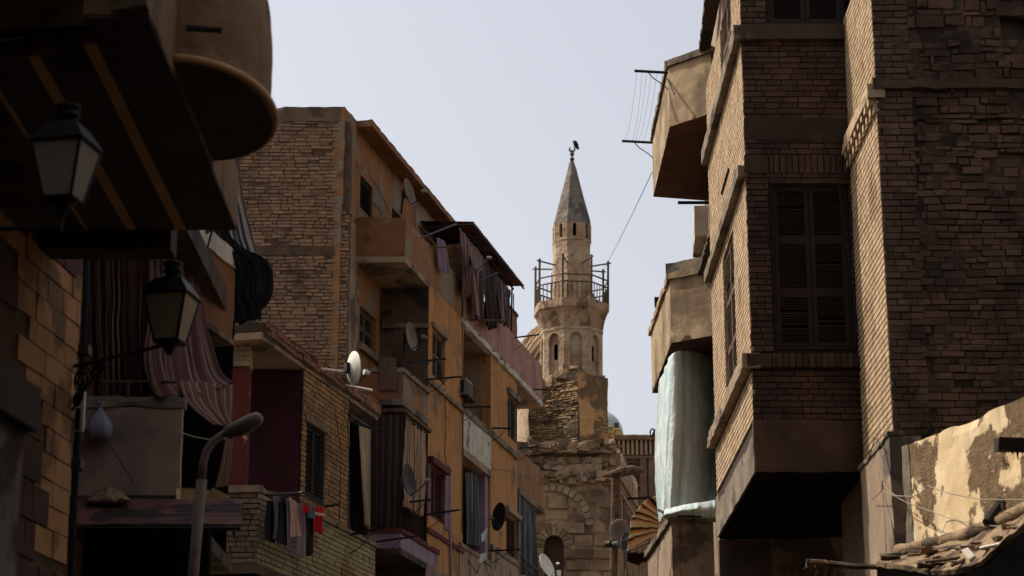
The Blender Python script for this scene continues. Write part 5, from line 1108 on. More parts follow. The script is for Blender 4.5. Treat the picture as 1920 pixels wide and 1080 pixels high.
b = B(); b.box(F84, xL, xR, 0, F84.px(1075, 845)[1], -12, -.35); b.build('wall_core', MT['mortar_dark'], mw)
b = B(); b.box(F84, xR - .05, xR + .35, 0, F84.px(1150, 850)[1], -.6, .05); b.build('corner_pier', MT['block_stone'], mw)
# leaning end of the mosque towards the ochre house
b = B()
def mound(u, w):
    x = 985 + 95 * u; y = 856 - (44 - 28 * u) * (1 - w) * (.7 + .5 * noise.noise(V((u * 6, 0, 3)))) ; p = P(x, y, 85.5 + 1.0 * (1 - w)); return p + noise.noise_vector(p * .9) * .22 + noise.noise_vector(p * 3) * .1
b.grid(mound, 40, 24); b.build('sloping_buttress', MT['old_plaster'], mw)
# side wall with pointed cresting
FS = Frame((P(1151, 900, 84).x, 84), (.16, 1), (1, -.16))
sw = thing('mosque_side_wall', 'tan side wall with a row of pointed cresting beside the tall wooden post', 'wall', (P(1170, 1080, 90).x, 92, 0))
s1 = FS.px(1199, 945)[0]; zt_ = FS.px(1153, 868)[1]
b = B(); b.rbox(FS, 0, s1, 0, zt_, -1.5, 0, amp=.02, cell=.6); b.build('wall', MT['far_stone'], sw)
b = B()
ncr = 16
for k in range(ncr):
    s = .3 + (s1 - .5) * k / ncr; w = (s1 - .5) / ncr * .30
    b.prism([FS.pt(s - w, zt_, .0), FS.pt(s + w, zt_, .0), FS.pt(s + w * .8, zt_ + .55, .0), FS.pt(s, zt_ + .95, .0), FS.pt(s - w * .8, zt_ + .55, .0)], FS.n * -.2)
b.build('cresting', MT['stone'], sw)
b = B()
for dz in (.25, .9): b.rbox(FS, 0, s1, zt_ - dz - .12, zt_ - dz, .001, .10, amp=.015, cell=.4)
for k in range(10):
    s = s1 * k / 10; b.box(FS, s, s + .25, zt_ - 7, zt_ - 1.1, .001, .09)
b.build('moulding', MT['stone_band'], sw)
for k in range(3):
    s = 3 + k * 6; b = B(); b.box(FS, s, s + 1.0, zt_ - 5.2, zt_ - 2.6, .0, .03); b.build('window', MT['black'], sw)
bracket(FS, *FS.px(1177, 935, 0), 0, 1.0, 'dark bar standing out from the crested side wall', brace=False, r=.05, group=None)
# far house and glazed dome
F110 = FR(112.0); fh = thing('far_house', 'brown stone house with a heavy dentilled cornice beyond the mosque', 'house', (P(1190, 1080, 112).x, 113, 0))
x0, x1 = F110.px(1150, 850)[0], F110.px(1240, 850)[0]; zc = F110.px(1190, 823)[1]
b = B(); b.rbox(F110, x0, x1, 0, zc - .1, -5, 0, amp=.03, cell=.7); b.build('wall', MT['far_stone'], fh)
b = B(); b.rbox(F110, x0, x1, zc - .1, zc + .15, -.3, .35, amp=.03, cell=.3, chip=.1); b.build('cornice', MT['far_stone'], fh); b = B(); b.rbox(F110, x0, x1, zc - 1.1, zc - .95, -.1, .2, amp=.02, cell=.3); b.build('string_course', MT['far_stone'], fh); b = B(); b.rbox(F110, x0, x1, zc - 2.6, zc - 2.5, -.1, .15, amp=.02, cell=.3); b.build('string_course', MT['far_stone'], fh)
b = B()
xx = x0
while xx < x1: b.box(F110, xx, xx + .12, zc - .9, zc - .1, -.1, .22); xx += .24
b.build('dentils', MT['stone_band'], fh)
b = B()
for xa in (1163, 1200, 1216): p = F110.px(xa, 900)[0]; b.rbox(F110, p, p + .35, 0, zc - 1.1, 0, .16, amp=.02, cell=.5)
b.build('pilasters', MT['far_stone'], fh)
b = B(); p0 = F110.px(1172, 868); p1 = F110.px(1198, 920); b.box(F110, p0[0], p1[0], p1[1], p0[1], 0, .04); b.build('panel', MT['mortar_dark'], fh)
gp = P(1120, 818, 122); k122 = 122 / CT / FPX; t = thing('glazed_dome', 'pale green-white dome with gilt rings peeping out behind the minaret foot', 'dome', (gp.x, 122, 0)); rG = 48 * k122
b = B(); b.lathe([(rG * cos(radians(a)), rG * sin(radians(a)) * 1.05) for a in range(-25, 90, 5)] + [(.02, rG * 1.05)], gp, 48); b.build('shell', MT['dome_glaze'], t, smooth=True)
b = B()
for x, y, r in ((1157, 813, 8), (1144, 806, 6), (1151, 818, 4)):
    c = P(x, y, 120.6); b.tube([c + V((cos(a * pi / 10), 0, sin(a * pi / 10))) * r * k122 for a in range(21)], .07, 6)
b.tube([P(1140, 796, 120.9), P(1158, 816, 120.6), P(1166, 820, 120.9)], .1, 6); b.build('gilt_ring', MT['gold'], t)
b = B(); b.box(FR(120.9), P(1152, 805, 120.9).x, P(1160, 797, 120.9).x, P(1152, 806, 120.9).z, P(1152, 793, 120.9).z, -.05, .05); b.build('vent', MT['dish_dark'], t)
b = B(); b.lathe([(rG * .95, -8), (rG * .95, -.5), (rG * 1.0, -.3)], gp, 32); b.build('drum', MT['stone_band'], t)
# post, log, horn loudspeakers, dish by the door
Yp = 82.0; t = thing('wooden_post', 'tall dark wooden post with a rough log across its top', 'post', P(1152, 1690, Yp).xy.to_3d())
b = B(); pt_, pb_ = P(1155, 884, Yp), P(1150, 1080, Yp); b.tube([(pb_.x - .1, Yp, 0), pb_, pt_], [.16, .16, .19], 10); b.build('upright', MT['wood'], t)
b = B(); pts = [P(1130, 893, Yp - .3), P(1146, 890, Yp - .3), P(1166, 885, Yp - .3), P(1188, 881, Yp - .3), P(1206, 882, Yp - .3)]; b.tube(pts, [.06, .14, .19, .17, .1], 10); b.v = [p + noise.noise_vector(p * 4) * .05 for p in b.v]; b.build('log', MT['wood'], t)
def horn(c, f, lab):
    t = thing('loudspeaker', lab, 'loudspeaker', c, 'horn loudspeakers on the wooden post'); c = V(c); f = V(f)
    b = B(); b.lathe([(.05, -.6), (.09, -.5), (.12, -.35), (.2, -.15), (.42, .05), (.44, .06), (.42, .07), (.18, -.1), (.06, -.2), (.001, -.2)], c, 28, axis=f); b.build('horn', MT['dish_grey'] if f[1] < -.9 else MT['dish_dark'], t, smooth=True)
    b = B(); b.lathe([(.001, -.85), (.12, -.83), (.14, -.62), (.001, -.6)], c, 16, axis=f); b.build('driver', MT['metal_dark'], t)
    b = B(); b.tube([c - f.normalized() * .5, V((P(1153, 1000, Yp).x, Yp, c.z))], .04, 6); b.build('mount', MT['metal_dark'], t)
horn(P(1163, 995, Yp - .6), (.1, -.99, -.05), 'horn loudspeaker on the wooden post facing the viewer')
horn(P(1172, 1019, Yp - .6), (.85, -.5, -.05), 'horn loudspeaker on the wooden post turned to the side, under the other')
dish(P(1020, 1064, 70), .42, (.8, -.45, .35), P(1012, 1086, 70), 'white dish before the dark arched doorway', MT['white_metal'], arm=1.0)
tag((lambda b: (b.rbox(FR(70), P(1044, 1072, 70).x, P(1052, 1072, 70).x, P(1044, 1080, 70).z, P(1044, 1070, 70).z, 0, .1, amp=.01, cell=.06), b.tube([P(1048, 1078, 69.95), P(1048, 1100, 69.95)], .03, 6), b)[-1])(B()).build('floodlight', MT['white_metal']), 'small white floodlight at the foot of the arched doorway', 'floodlight')

wg = thing('shadow_block', 'unseen stone block behind the ochre house, added to shade the minaret foot', 'building', (-4, 90, 0))  # unseen block added to throw the slanting shadow on the minaret foot
b = B(); b.rbox(FR(86), -9, -.7, 0, 24.6, -9, 0, amp=.03, cell=1.2); b.build('wall', MT['block_stone'], wg)
b = B(); b.rbox(FR(86), -9.1, -.65, 24.6, 24.8, -9.1, .06, amp=.03, cell=.6); b.build('coping', MT['stone_band'], wg)
MT['dark_brown'] = mat('dark_brown_soffit', (92, 62, 44), (72, 50, 38), 1.5, c3=(130, 104, 82), c3sc=1.6, c3t=.68, c3w=.01, bump=.3)  # dark brown with a few paler patches, for the balcony floors
# ================================================================== brick house with the shuttered bay
bay = thing('bay_house', 'tall brick house with a jutting shuttered bay over a black passage', 'house', (3.6, 25, 0))
FE_ = FR(25.0); XB = 2.89; XF = 4.19; YF = 23.0
FL = Frame((XB, 25.0), (0, 1), (-1, 0)); SL = 4.75
zz2 = lambda y: FE_.px(1480, y)[1]
zBot = zz2(885); zTop = zz2(-90); zPl = zz2(787)
xa = XB; xb = XF
w1 = (FE_.px(1441, 345)[0], FE_.px(1590, 345)[0], zz2(657), zz2(343)); w0 = (FE_.px(1437, 30)[0], FE_.px(1585, 30)[0], zz2(46), zTop + 1)
cz1, cz0 = zz2(50), zz2(76); sz1, sz0 = zz2(664), zz2(691)
bz1, bz0 = zz2(222), zz2(262)
lay_kw = dict(course=.0765, L=.235, gap=.013, prot=.0035, jit=.0018, pill=.0025, ej=.010)
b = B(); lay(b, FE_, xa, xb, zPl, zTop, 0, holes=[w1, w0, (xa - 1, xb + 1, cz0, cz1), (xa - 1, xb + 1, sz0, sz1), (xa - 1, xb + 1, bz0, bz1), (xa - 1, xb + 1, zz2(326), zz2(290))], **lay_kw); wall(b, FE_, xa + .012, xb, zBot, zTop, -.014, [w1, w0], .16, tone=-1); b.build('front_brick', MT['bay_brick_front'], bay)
h1 = FL.px(1356, 500); 
def lw(x0, x1, y0, y1):
    a0, z0 = FL.px(x0, y0); a1, z1 = FL.px(x1, y1); return (min(a0, a1), max(a0, a1), min(z0, z1), max(z0, z1))
sA, sB_ = FL.px(1378, 560)[0], FL.px(1357, 560)[0]
wl1 = (sA, sB_, FL.px(1360, 712)[1], FL.px(1357, 432)[1]); wl1 = (sA, sB_, sz1 + .06, w1[3] - .05)
wl0 = (FL.px(1371, 60)[0], FL.px(1350, 60)[0], cz1 + .06, zTop + 1)
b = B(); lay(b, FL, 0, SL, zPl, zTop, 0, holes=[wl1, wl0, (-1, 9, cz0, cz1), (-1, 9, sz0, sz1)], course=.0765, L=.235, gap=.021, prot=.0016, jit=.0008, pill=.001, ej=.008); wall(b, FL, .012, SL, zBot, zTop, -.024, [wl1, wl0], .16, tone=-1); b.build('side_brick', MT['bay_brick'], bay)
b = B(); b.rbox(FE_, xa, xb, zBot, zPl, -.1, .006, amp=.008, cell=.12, chip=.03); b.build('front_apron', MT['bay_plaster'], bay)
b = B(); b.rbox(FL, 0.02, SL, zBot, zz2(815), -.1, .008, amp=.010, cell=.14, chip=.03); b.build('side_apron', MT['concrete'], bay)
b = B(); b.box(FE_, xa + .02, xb, zBot - .02, zBot, -SL, -.005); b.build('bay_soffit', MT['black'], bay)
b = B(); b.box(FE_, xa + .3, xb + 6, zBot, zTop, -SL, -.4); b.build('rooms', MT['black'], bay)
# cornice, sill and lintel courses all the way round
def course(z0, z1, pr, name, soldier=False, prs=None):
    prs = prs or pr
    b = B(); b.rbox(FE_, xa - .0, xb, z0, z1, -.1, pr if not soldier else pr - .012, amp=.006, cell=.1, chip=.03); b.build(name, MT['bay_plaster'] if not soldier else MT['mortar_dark'], bay)  # front pieces take colours darkened for shade, side pieces paler ones
    b = B(); b.rbox(FL, -pr, SL, z0, z1, -.1, prs, amp=.007, cell=.1, chip=.04); b.build(name, MT['concrete' if not soldier else 'soffit'], bay)
    if soldier:
        b = B(); lay(b, FE_, xa - pr + .3, xb, z0, z1, pr, course=z1 - z0, L=.078, gap=.016, prot=.007, jit=.004, vary=.05); b.box(FE_, xa - pr, xa - pr + .29, z0 + .01, z1 - .01, -.05, pr); b.build(name, MT['bay_brick_front'], bay)
course(cz0, cz1, .07, 'cornice', prs=.10)
course(sz0, sz1, .06, 'sill_course', True, .12)
b = B(); lay(b, FE_, xa + .30, xb, zz2(326), zz2(290), .012, course=zz2(290) - zz2(326), L=.078, gap=.014, prot=.006, vary=.05); b.box(FE_, xa - .01, xa + .29, zz2(325), zz2(291), -.05, .014); b.build('lintel_course', MT['bay_brick_front'], bay)
b = B(); b.rbox(FL, -.012, SL, zz2(330), zz2(308), -.05, .10, amp=.006, cell=.12, chip=.03); b.build('lintel_course', MT['concrete'], bay)
b = B(); b.rbox(FE_, xa, xb, bz0, bz1, -.05, .008, amp=.008, cell=.1, chip=.02); b.build('plaster_band', MT['bay_plaster'], bay)
shutter(bay, FE_, w1[0] + .01, w1[1] - .01, w1[2] + .02, w1[3], -.05, MT['wood_dark'], 2, 3, st=.055, pitch=.033, th=.04)
shutter(bay, FE_, w0[0] + .01, w0[1] - .01, w0[2] + .01, w0[3] - .9, -.05, MT['wood_dark'], 2, 2, st=.055, pitch=.033, th=.04)
shutter(bay, FL, wl1[0] + .02, wl1[1] - .02, wl1[2], wl1[3] - .02, -.03, MT['wood'], 2, 3, st=.05, pitch=.05)
shutter(bay, FL, wl0[0] + .02, wl0[1] - .02, wl0[2], wl0[3] - .9, -.03, MT['wood'], 2, 2, st=.05, pitch=.05)
# near-black plate on the side face, in place of a hollow near the lintel
b = B(); q0 = FL.px(1368, 318); q1 = FL.px(1354, 362); b.box(FL, q0[0], q1[0], q1[1], q0[1], 0.0, .02); b.build('vent_plate', MT['black'], bay)
# projecting rubble-built block
FF = FR(YF); FS2 = Frame((XF, YF), (0, 1), (-1, 0))
fb_ = thing('rubble_house', 'massive rubble stone house wall with a sunlit brick corner strip', 'house', (6, 23, 0))
zf = lambda y: FF.px(1700, y)[1]
zLed1, zLed0 = zf(150), zf(168)
hole = (FF.px(1876, 40)[0], FF.px(1925, 40)[0], zf(72), zf(36))
xr = 6.6; xj = XF + .42
mudp = lambda s, z: noise.noise(V((s * 1.7, z * 2.1, 8))) < .46
b = B()
lay(b, FF, xj, xr, zLed1, zf(-90), 0, course=.11, L=.22, gap=.014, prot=.022, jit=.011, pill=.008, vary=.5, cjit=.4, miss=.03, back=.1, sag=.07, holes=[hole], ej=.1)
lay(b, FF, xj, xr, zf(330), zLed0, 0, course=.085, L=.23, gap=.012, prot=.015, jit=.007, pill=.006, vary=.5, cjit=.35, miss=.03, back=.1, sag=.06, keep=mudp, ej=.1)
b.build('rubble', MT['rubble'], fb_)
b = B(); lay(b, FF, xj, xr, 2, zf(330), 0, course=.077, L=.23, gap=.011, prot=.009, jit=.004, pill=.005, vary=.4, cjit=.2, miss=.02, back=.1, sag=.035, keep=mudp, ej=.1); b.build('coursed_rubble', MT['rubble'], fb_)
b = B()
def mud(u, w):
    s = XF + .02 + (xr - XF) * u; z = 0 + (zf(-90)) * w; p = FF.pt(s, z, -.022); 
    if hole[0] < s < hole[1] and hole[2] < z < hole[3]: return FF.pt(s, z, -.6)
    return p + FF.n * (.035 * noise.noise(p * 3) + .02 * noise.noise(p * 9))
b.grid(mud, 90, 200); b.build('mud_mortar', MT['rubble_mud'], fb_)
b = B(); lay(b, FF, XF, xj, 2, zLed0, .004, course=.078, L=.24, gap=.012, prot=.006, jit=.004, vary=.2, miss=.01); lay(b, FF, XF, xj, zLed1, zf(-90), .004, course=.078, L=.24, gap=.012, prot=.006, jit=.004, vary=.2); wall(b, FF, XF + .01, xj, 2, zf(-90), -.012, tone=-1); b.build('corner_brick', MT['corner_brick'], fb_)
b = B(); b.rbox(FF, XF - .03, xr, zLed0, zLed1, -.1, .06, amp=.02, cell=.08, chip=.06); b.build('ledge', MT['rubble_mud'], fb_)
b = B(); b.box(FF, hole[0], hole[1], hole[2], hole[3], -.9, -.55); b.build('wall_hole', MT['black'], fb_)
zPi = FS2.px(1648, 850)[1]; zC1 = FS2.px(1637, 168)[1]; zC0 = FS2.px(1637, 195)[1]
b = B(); lay(b, FS2, 0, 2.05, zPi, zf(-90), 0, course=.0765, L=.235, gap=.020, prot=.0016, jit=.001, pill=.001, ej=.008, holes=[(-1, 3, zC0, zC1)]); b.box(FS2, 0.02, 2.2, zPi, zf(-90), -1.0, -.024, tone=-1); b.build('strip_brick', MT['bay_brick'], fb_)
b = B(); b.box(FF, XF + .02, xr, 0, zf(-90), -4, -.16); b.build('strip_mortar', MT['mortar'], fb_)
b = B(); b.rbox(FS2, -.03, 2.0, zC0, zC1, -.1, .10, amp=.008, cell=.08, chip=.05)
for k in range(8):
    s = .02 + k * .25; b.box(FS2, s, s + .11, zC0 - .08, zC0, -.03, .085); b.box(FS2, s + .11, s + .21, zC0 - .17, zC0 - .085, -.03, .05); b.box(FS2, s - .02, s + .10, zC0 - .17, zC0 - .083, -.03, .03)
b.build('corbel_course', MT['bay_brick'], fb_)
b = B(); b.rbox(FS2, -.02, 1.95, 0, zPi, -.3, .05, amp=.008, cell=.12, chip=.04); b.build('plaster_pier', MT['soffit'], fb_)
b = B(); b.rbox(FS2, -.03, 2.0, zPi, zPi + .05, -.1, .07, amp=.015, cell=.06, chip=.03); b.build('pier_cap', MT['concrete'], fb_)
# passage under the bay
b = B(); b.box(FR(29.9), 3.0, 8, 0, zBot + .2, -.2, 0); b.build('passage_wall', MT['black'], bay)
b = B(); b.box(FR(29.5), P(1349, 1040, 29.5).x, P(1446, 1040, 29.5).x, 0, P(1400, 1012, 29.5).z, -.2, 0); b.build('passage_pier', MT['bay_plaster'], bay)
# wires on the bay
cable([P(1572, 345, 24.9), P(1592, 480, 24.9), P(1610, 620, 24.88), P(1632, 760, 24.8), P(1640, 800, 24.6)], 'thin dark wire falling across the shutters to the brick corner', .006)
cable([FS2.P(1636, 838, .06), FS2.P(1630, 855, .09), FS2.P(1641, 820, .06), FS2.P(1660, 845, .08), FS2.P(1672, 900, .05)], 'tangle of thin cable round the top of the plaster pier', .006)
# ================================================================== house beyond with the hanging balconies
dh = thing('balcony_house', 'plastered house with tan hanging balconies beyond the shuttered bay', 'house', (3.5, 33, 0))
FD = Frame((3.18, 29.85), (.055, 1), (-1, .055))
b = B(); b.box(FD, 0, 8.6, 0, 17.6, -5, 0); b.build('wall', MT['soffit'], dh)
def balc(pts_px, z, hpar, slabt, name, m, cop, lip=.05, ms=None):
    q = [Pz(x, y, z) for x, y in pts_px]   # front corner, front wall end, back wall end, back corner
    A, W1, W2, D = q
    b = B(); b.prism([A, W1, W2, D], UP * .12); b.build(name + '_floor', MT['dark_brown'], dh)
    def panel(p, e, m_, nm):
        d = (e - p).normalized(); L = (e - p).length; n = V((d.y, -d.x, 0)); fr = Frame((p.x, p.y), d, n)
        b = B(); b.rbox(fr, -.0, L, z + .004, z + hpar, -.11, .003, amp=.008, cell=.13, chip=.02); b.build(nm, m_, dh)
        b = B(); b.rbox(fr, -.05, L + .03, z + hpar, z + hpar + .11, -.16, lip, amp=.012, cell=.1, chip=.05); b.build(name + '_coping', cop, dh)
        return fr
    f1 = panel(A, W1, m, name + '_front'); f2 = panel(D, A, ms or m, name + '_side')
    return f1, f2, q
zu = P(1256, 238, 33).z
u1, u2, uq = balc([(1256, 238), (1336, 212), (1345, 378), (1225, 369)], zu, 1.05, .12, 'upper_balcony', MT['bal_plaster'], MT['concrete'])
zlw = P(1259, 643, 33).z
l1, l2, lq = balc([(1259, 643), (1340, 629), (1345, 742), (1223, 737)], zlw, 1.05, .12, 'lower_balcony', MT['bal_plaster'], MT['bal_plaster'])
zg_ = P(1257, 972, 33).z - 1.0
g1, g2, gq = balc([(1262, 1085), (1340, 1087), (1345, 1150), (1217, 1143)], P(1262, 1085, 33).z, P(1262, 978, 33).z - P(1262, 1085, 33).z, .12, 'ground_balcony', MT['soffit'], MT['concrete'], .06)
b = B(); b.rbox(l1, -.05, .75, zlw + 1.16, zlw + 1.32, -3.0, .05, amp=.01, cell=.15, chip=.04); b.build('upper_lip', MT['concrete'], dh)
b = B(); b.box(g2, .2, 3, 0, P(1262, 1085, 33).z, -1.2, -.2); b.build('base', MT['concrete_dark'], dh)
# projecting slabs between the two houses
for k, (ya, yb, xA, xB2, nm, lab) in enumerate(((410, 534, 1337, 1302, 'canopy', 'rough dark slab canopy between the shuttered bay and the lower tan balcony'), (-30, 126, 1325, 1307, 'canopy', 'dark slab canopy high between the shuttered bay and the upper tan balcony'))):
    yn = 29.85; p0 = P(xA, ya, yn); p1 = Pz(xB2, yb, p0.z)
    b = B()
    def sf(u, w, p0=p0, p1=p1):
        e = p0.lerp(p1, w); q = V((3.2 + .04 * w, e.y, e.z)); r = e.lerp(q, u); return r + noise.noise_vector(r * 6) * (.03 * (1 - u))
    b.grid(sf, 8, 40); tag(b.build(nm, MT['concrete_dark'], solid=.08), lab, 'canopy')
b = B(); b.rbox(FD, 7.2, 8.6, P(1330, 440, 37).z, P(1330, 384, 37).z, 0, .25, amp=.01, cell=.2); b.build('far_pilaster', MT['white_paint'], dh)
# clothes line brackets on the upper balcony
sd = u2; Ls = (uq[0] - uq[3]).length
t = thing('clothes_rack', 'clothes rack of two dark bars and sagging lines on the upper tan balcony', 'clothes rack', sd.pt(.5 * Ls, zu + 1.0, 0))
for f in (.97, .03):
    a = sd.pt(f * Ls, zu + 1.0, 0); e = a + sd.n * .56 + UP * .03
    b = B(); b.tube([a, e], .024, 6); b.build('arm', MT['metal_dark'], t)
    b = B(); b.tube([a + sd.n * .33, a + sd.n * .25 - UP * .1, a + sd.n * .08 - UP * .22, a - UP * .3], .009, 5); b.build('brace', MT['metal_dark'], t)
for k in range(6):
    f = .1 + k * .085 + random.uniform(-.02, .02); a = sd.pt(.97 * Ls, zu + 1.01, f); e = sd.pt(.03 * Ls, zu + 1.01, f + random.uniform(-.03, .03)); sg = random.uniform(.1, .3)
    b = B(); b.tube([a.lerp(e, q / 14) - UP * (sg * 4 * (q / 14) * (1 - q / 14)) for q in range(15)], .002, 4); b.build('line', MT['cable'], t)
# bar below the upper balcony and its lamp wire
b = B(); p = P(1271, 380, 36.4); b.tube([p, P(1340, 380, 36.4)], .03, 6); tag(b.build('bar', MT['metal_dark']), 'dark bar under the foot of the upper tan balcony', 'bar')
b = B(); b.tube([P(1338, 205, 31.8), P(1330, 240, 31.9), P(1332, 380, 32)], .012, 5); tag(b.build('cable', MT['cable']), 'dark cable down the wall beside the upper tan balcony', 'cable')
b = B(); b.tube([u1.pt(-.02, zu + .85, .02), u1.pt(.32, zu + .42, .25)], .016, 6); tag(b.build('rod', MT['metal_dark']), 'short rod leaning out before the upper tan balcony', 'rod')
cable([P(1223, 322, 36.4), P(1122, 520, 89)], 'long thin wire from the upper tan balcony to the minaret gallery', .007, sag=.12)
b = B(); b.rbox(FR(35.6), P(1227, 570, 35.6).x, P(1237, 570, 35.6).x + .1, P(1230, 577, 35.6).z, P(1230, 560, 35.6).z, 0, .12, amp=.01, cell=.05); tag(b.build('lamp_box', MT['metal_dark']), 'small dark box on the edge of the lower tan balcony', 'box')
# white tarpaulin
tp = tag(cloth('tarpaulin', MT['cl_white'], [[P(1233, 733, 36.2), P(1243, 700, 34.4), P(1262, 662, 32.92), P(1300, 658, 33.5), P(1350, 650, 34.3)], [P(1229, 820, 36.2), P(1238, 805, 34.2), P(1256, 780, 32.75), P(1302, 775, 33.2), P(1352, 770, 34.2)], [P(1228, 900, 36.1), P(1236, 895, 34.2), P(1252, 885, 32.7), P(1300, 880, 33.0), P(1352, 880, 34.0)], [P(1236, 985, 35.8), P(1240, 975, 34.2), P(1248, 962, 32.8), P(1288, 956, 32.6), P(1342, 950, 33.2)]], 6, .028, (-.5, -.85, 0), nu=150, nv=60, seed=2, topamp=.25, wr=1.0, pleat=1.8), 'big white and pale green tarpaulin hanging below the lower tan balcony', 'tarpaulin')
tag(cloth('tarpaulin_hem', MT['cl_white'], [[P(1246, 955, 32.6), P(1280, 948, 32.2), P(1340, 938, 32.4)], [P(1244, 966, 32.4), P(1282, 958, 31.9), P(1340, 955, 32.3)], [P(1252, 970, 32.6), P(1284, 968, 32.4), P(1340, 972, 32.5)]], 3, .03, (-.3, -1, 0), nu=50, nv=20, seed=7), 'bunched hem of the white tarpaulin over the pale ground balcony', 'tarpaulin')
b = B(); b.tube([P(1235, 956, 32.9), P(1242, 960, 32.6), P(1256, 964, 32.5)], .02, 6); b.tube([P(1254, 966, 32.4), P(1316, 969, 32.2)], .014, 6); tag(b.build('tarp_rod', MT['metal_dark']), 'dark hooked rod holding the hem of the tarpaulin', 'rod')
b = B(); b.tube([P(1229, 805, 36.3), P(1225, 812, 36.5), P(1222, 820, 36.5)] + [P(1223 + 4 * cos(a * .5 + 1.6), 812 + 8 * sin(a * .5 + 1.6), 36.5) for a in range(12)], .014, 5); tag(b.build('wire_hook', MT['metal_dark']), 'curled wire hook at the far edge of the white tarpaulin', 'hook')
# striped fan awning beyond
YA = 37.4; aw = thing('striped_awning', 'orange, cream and black striped fan awning beyond the white tarpaulin', 'awning', P(1232, 1000, YA))
hub = P(1266, 992, YA + 1.0)
rim = [P(1232, 928, YA), P(1213, 936, YA - .1), P(1201, 948, YA - .2), P(1190, 962, YA - .3), P(1183, 972, YA - .35), P(1181, 994, YA - .4), P(1178, 1010, YA - .4), P(1175, 1034, YA - .4)]
b = B()
def fan(u, w):
    e = lerp_poly(rim, w); r = hub.lerp(e, u); return r + V((-.3, -.6, .15)) * (.10 * sin(pi * u)) + V((-.5, -.8, 0)) * (-.025 * sin(pi * ((w * 7) % 1)) * u) + noise.noise_vector(r * 4) * .02
b.grid(fan, 20, 84); b.build('canvas', MT['cl_awning'], aw, smooth=True, solid=.006)
for k in range(0, 8):
    b = B(); e = rim[k]; b.tube([hub + V((.02, .05, 0)), e + V((.01, .04, 0))], .014, 5); b.build('rib', MT['metal_rust'], aw)
b = B(); b.grid(lambda u, w: P(1176 + 56 * u, 1036 + 16 * w + 5 * noise.noise(V((u * 9, w * 3, 2))) + 6 * sin(u * 5) * w, YA - .4 + .3 * w), 24, 6); b.build('fringe', MT['cl_brown'], aw, smooth=True, solid=.01)
# ================================================================== sunlit plaster wall with the littered roof
Pl = P(1698, 900, 22.4); FW = Frame((Pl.x, Pl.y), (.315, -1), (-1, -.315))
pw = thing('plaster_wall', 'sunlit ochre plaster wall with big peeling patches', 'wall', (4.7, 21.5, 0))
zwt = FW.px(1700, 836)[1]; sR = 5.2
b = B(); b.rbox(FW, 0, sR, 0, zwt, -.4, 0, amp=.010, cell=.07, chip=.05); b.build('wall', MT['peel'], pw)
b = B(); b.rbox(FW, -.03, .12, 0, zwt + .01, -.38, .012, amp=.014, cell=.07, chip=.06); b.build('wall_end', MT['concrete'], pw)
# littered tin roof at its foot
rf = thing('littered_roof', 'sagging lean-to roof strewn with dry rubbish at the foot of the peeling wall', 'roof', FW.pt(1.5, 4.4, .5))
zr_ = FW.px(1690, 1046)[1]
ed = [P(1643, 1056, 21.7), P(1700, 1066, 21.0), P(1760, 1074, 20.3), P(1815, 1066, 19.7), P(1860, 1040, 19.2), P(1925, 984, 18.6), P(1975, 930, 18.2)]
wlp = [FW.pt(s, FW.px(x, y)[1], .02) for s, x, y in ((-.1, 1690, 1040), (.8, 1740, 1026), (1.5, 1800, 1005), (2.1, 1860, 980), (2.9, 1930, 950), (3.4, 1975, 925))]
b = B()
def rs(u, w):
    p = lerp_poly(wlp, u).lerp(lerp_poly(ed, u), w); return p + UP * (.035 * noise.noise(p * 3) + .015 * noise.noise(p * 11))
b.grid(rs, 70, 20); b.build('roof_sheet', MT['debris'], rf, smooth=False, solid=.05)
b = B(); b.grid(lambda u, w: lerp_poly(ed, u) + V((.02, .03, -.0)) - UP * (.02 + .5 * w), 40, 2); b.build('roof_edge', MT['lean_to_shade'], rf, solid=.03)
b = B()
rp = [lerp_poly(wlp, k / 40).lerp(lerp_poly(ed, k / 40), .2) + UP * .05 for k in range(41)]
b.tube(rp, [.055 + .02 * noise.noise(V((k * .4, 1, 0))) + .03 * k / 40 for k in range(41)], 12); b.v = [p + noise.noise_vector(p * 9) * .02 for p in b.v]
tag(b.build('rolled_matting', MT['debris'], smooth=True), 'long roll of shaggy matting lying along the foot of the peeling wall', 'matting')
random.seed(5)
lits = []
for k in range(26):
    u = random.uniform(.05, .95); w = random.uniform(.4, .95); p = rs(u, w) + UP * .05; a = random.uniform(-.6, .6); L = random.uniform(.03, .14); h = random.uniform(.006, .022)
    b = B(); b.box(Frame((p.x, p.y), (cos(a), sin(a)), (-sin(a), cos(a))), -L, L, p.z - h, p.z + h, -random.uniform(.01, .05), .03, jit=.016)
    m = random.choice(('debris', 'debris', 'wood', 'soffit', 'concrete'))
    tag(b.build('rubble_piece', MT[m]), 'small broken scrap lying among the rubbish on the lean-to roof', 'rubble', 'scraps strewn over the lean-to roof')
for k, (x0, y0, x1, y1, u, m, lab) in enumerate(((1838, 1028, 1893, 1016, 19.3, 'white_metal', 'pale pipe lying across the littered roof'), (1735, 1053, 1800, 1046, 20.4, 'wood', 'brown stick lying on the littered roof'), (1785, 1060, 1808, 1050, 20.0, 'wood', 'short stick end lying near the rim of the littered roof'))):
    b = B(); b.tube([P(x0, y0, u), P(x1, y1, u - .2)], .018, 7); tag(b.build(('pipe', 'stick', 'stick')[k], MT[m]), lab, ('pipe', 'stick', 'stick')[k])
b = B(); b.prism([P(1803, 1033, 19.8), P(1816, 1028, 19.75), P(1828, 1042, 19.65), P(1814, 1048, 19.7)], V((0, .02, .012))); tag(b.build('paper_scrap', MT['white_paint']), 'white square scrap lying on the littered roof', 'scrap')
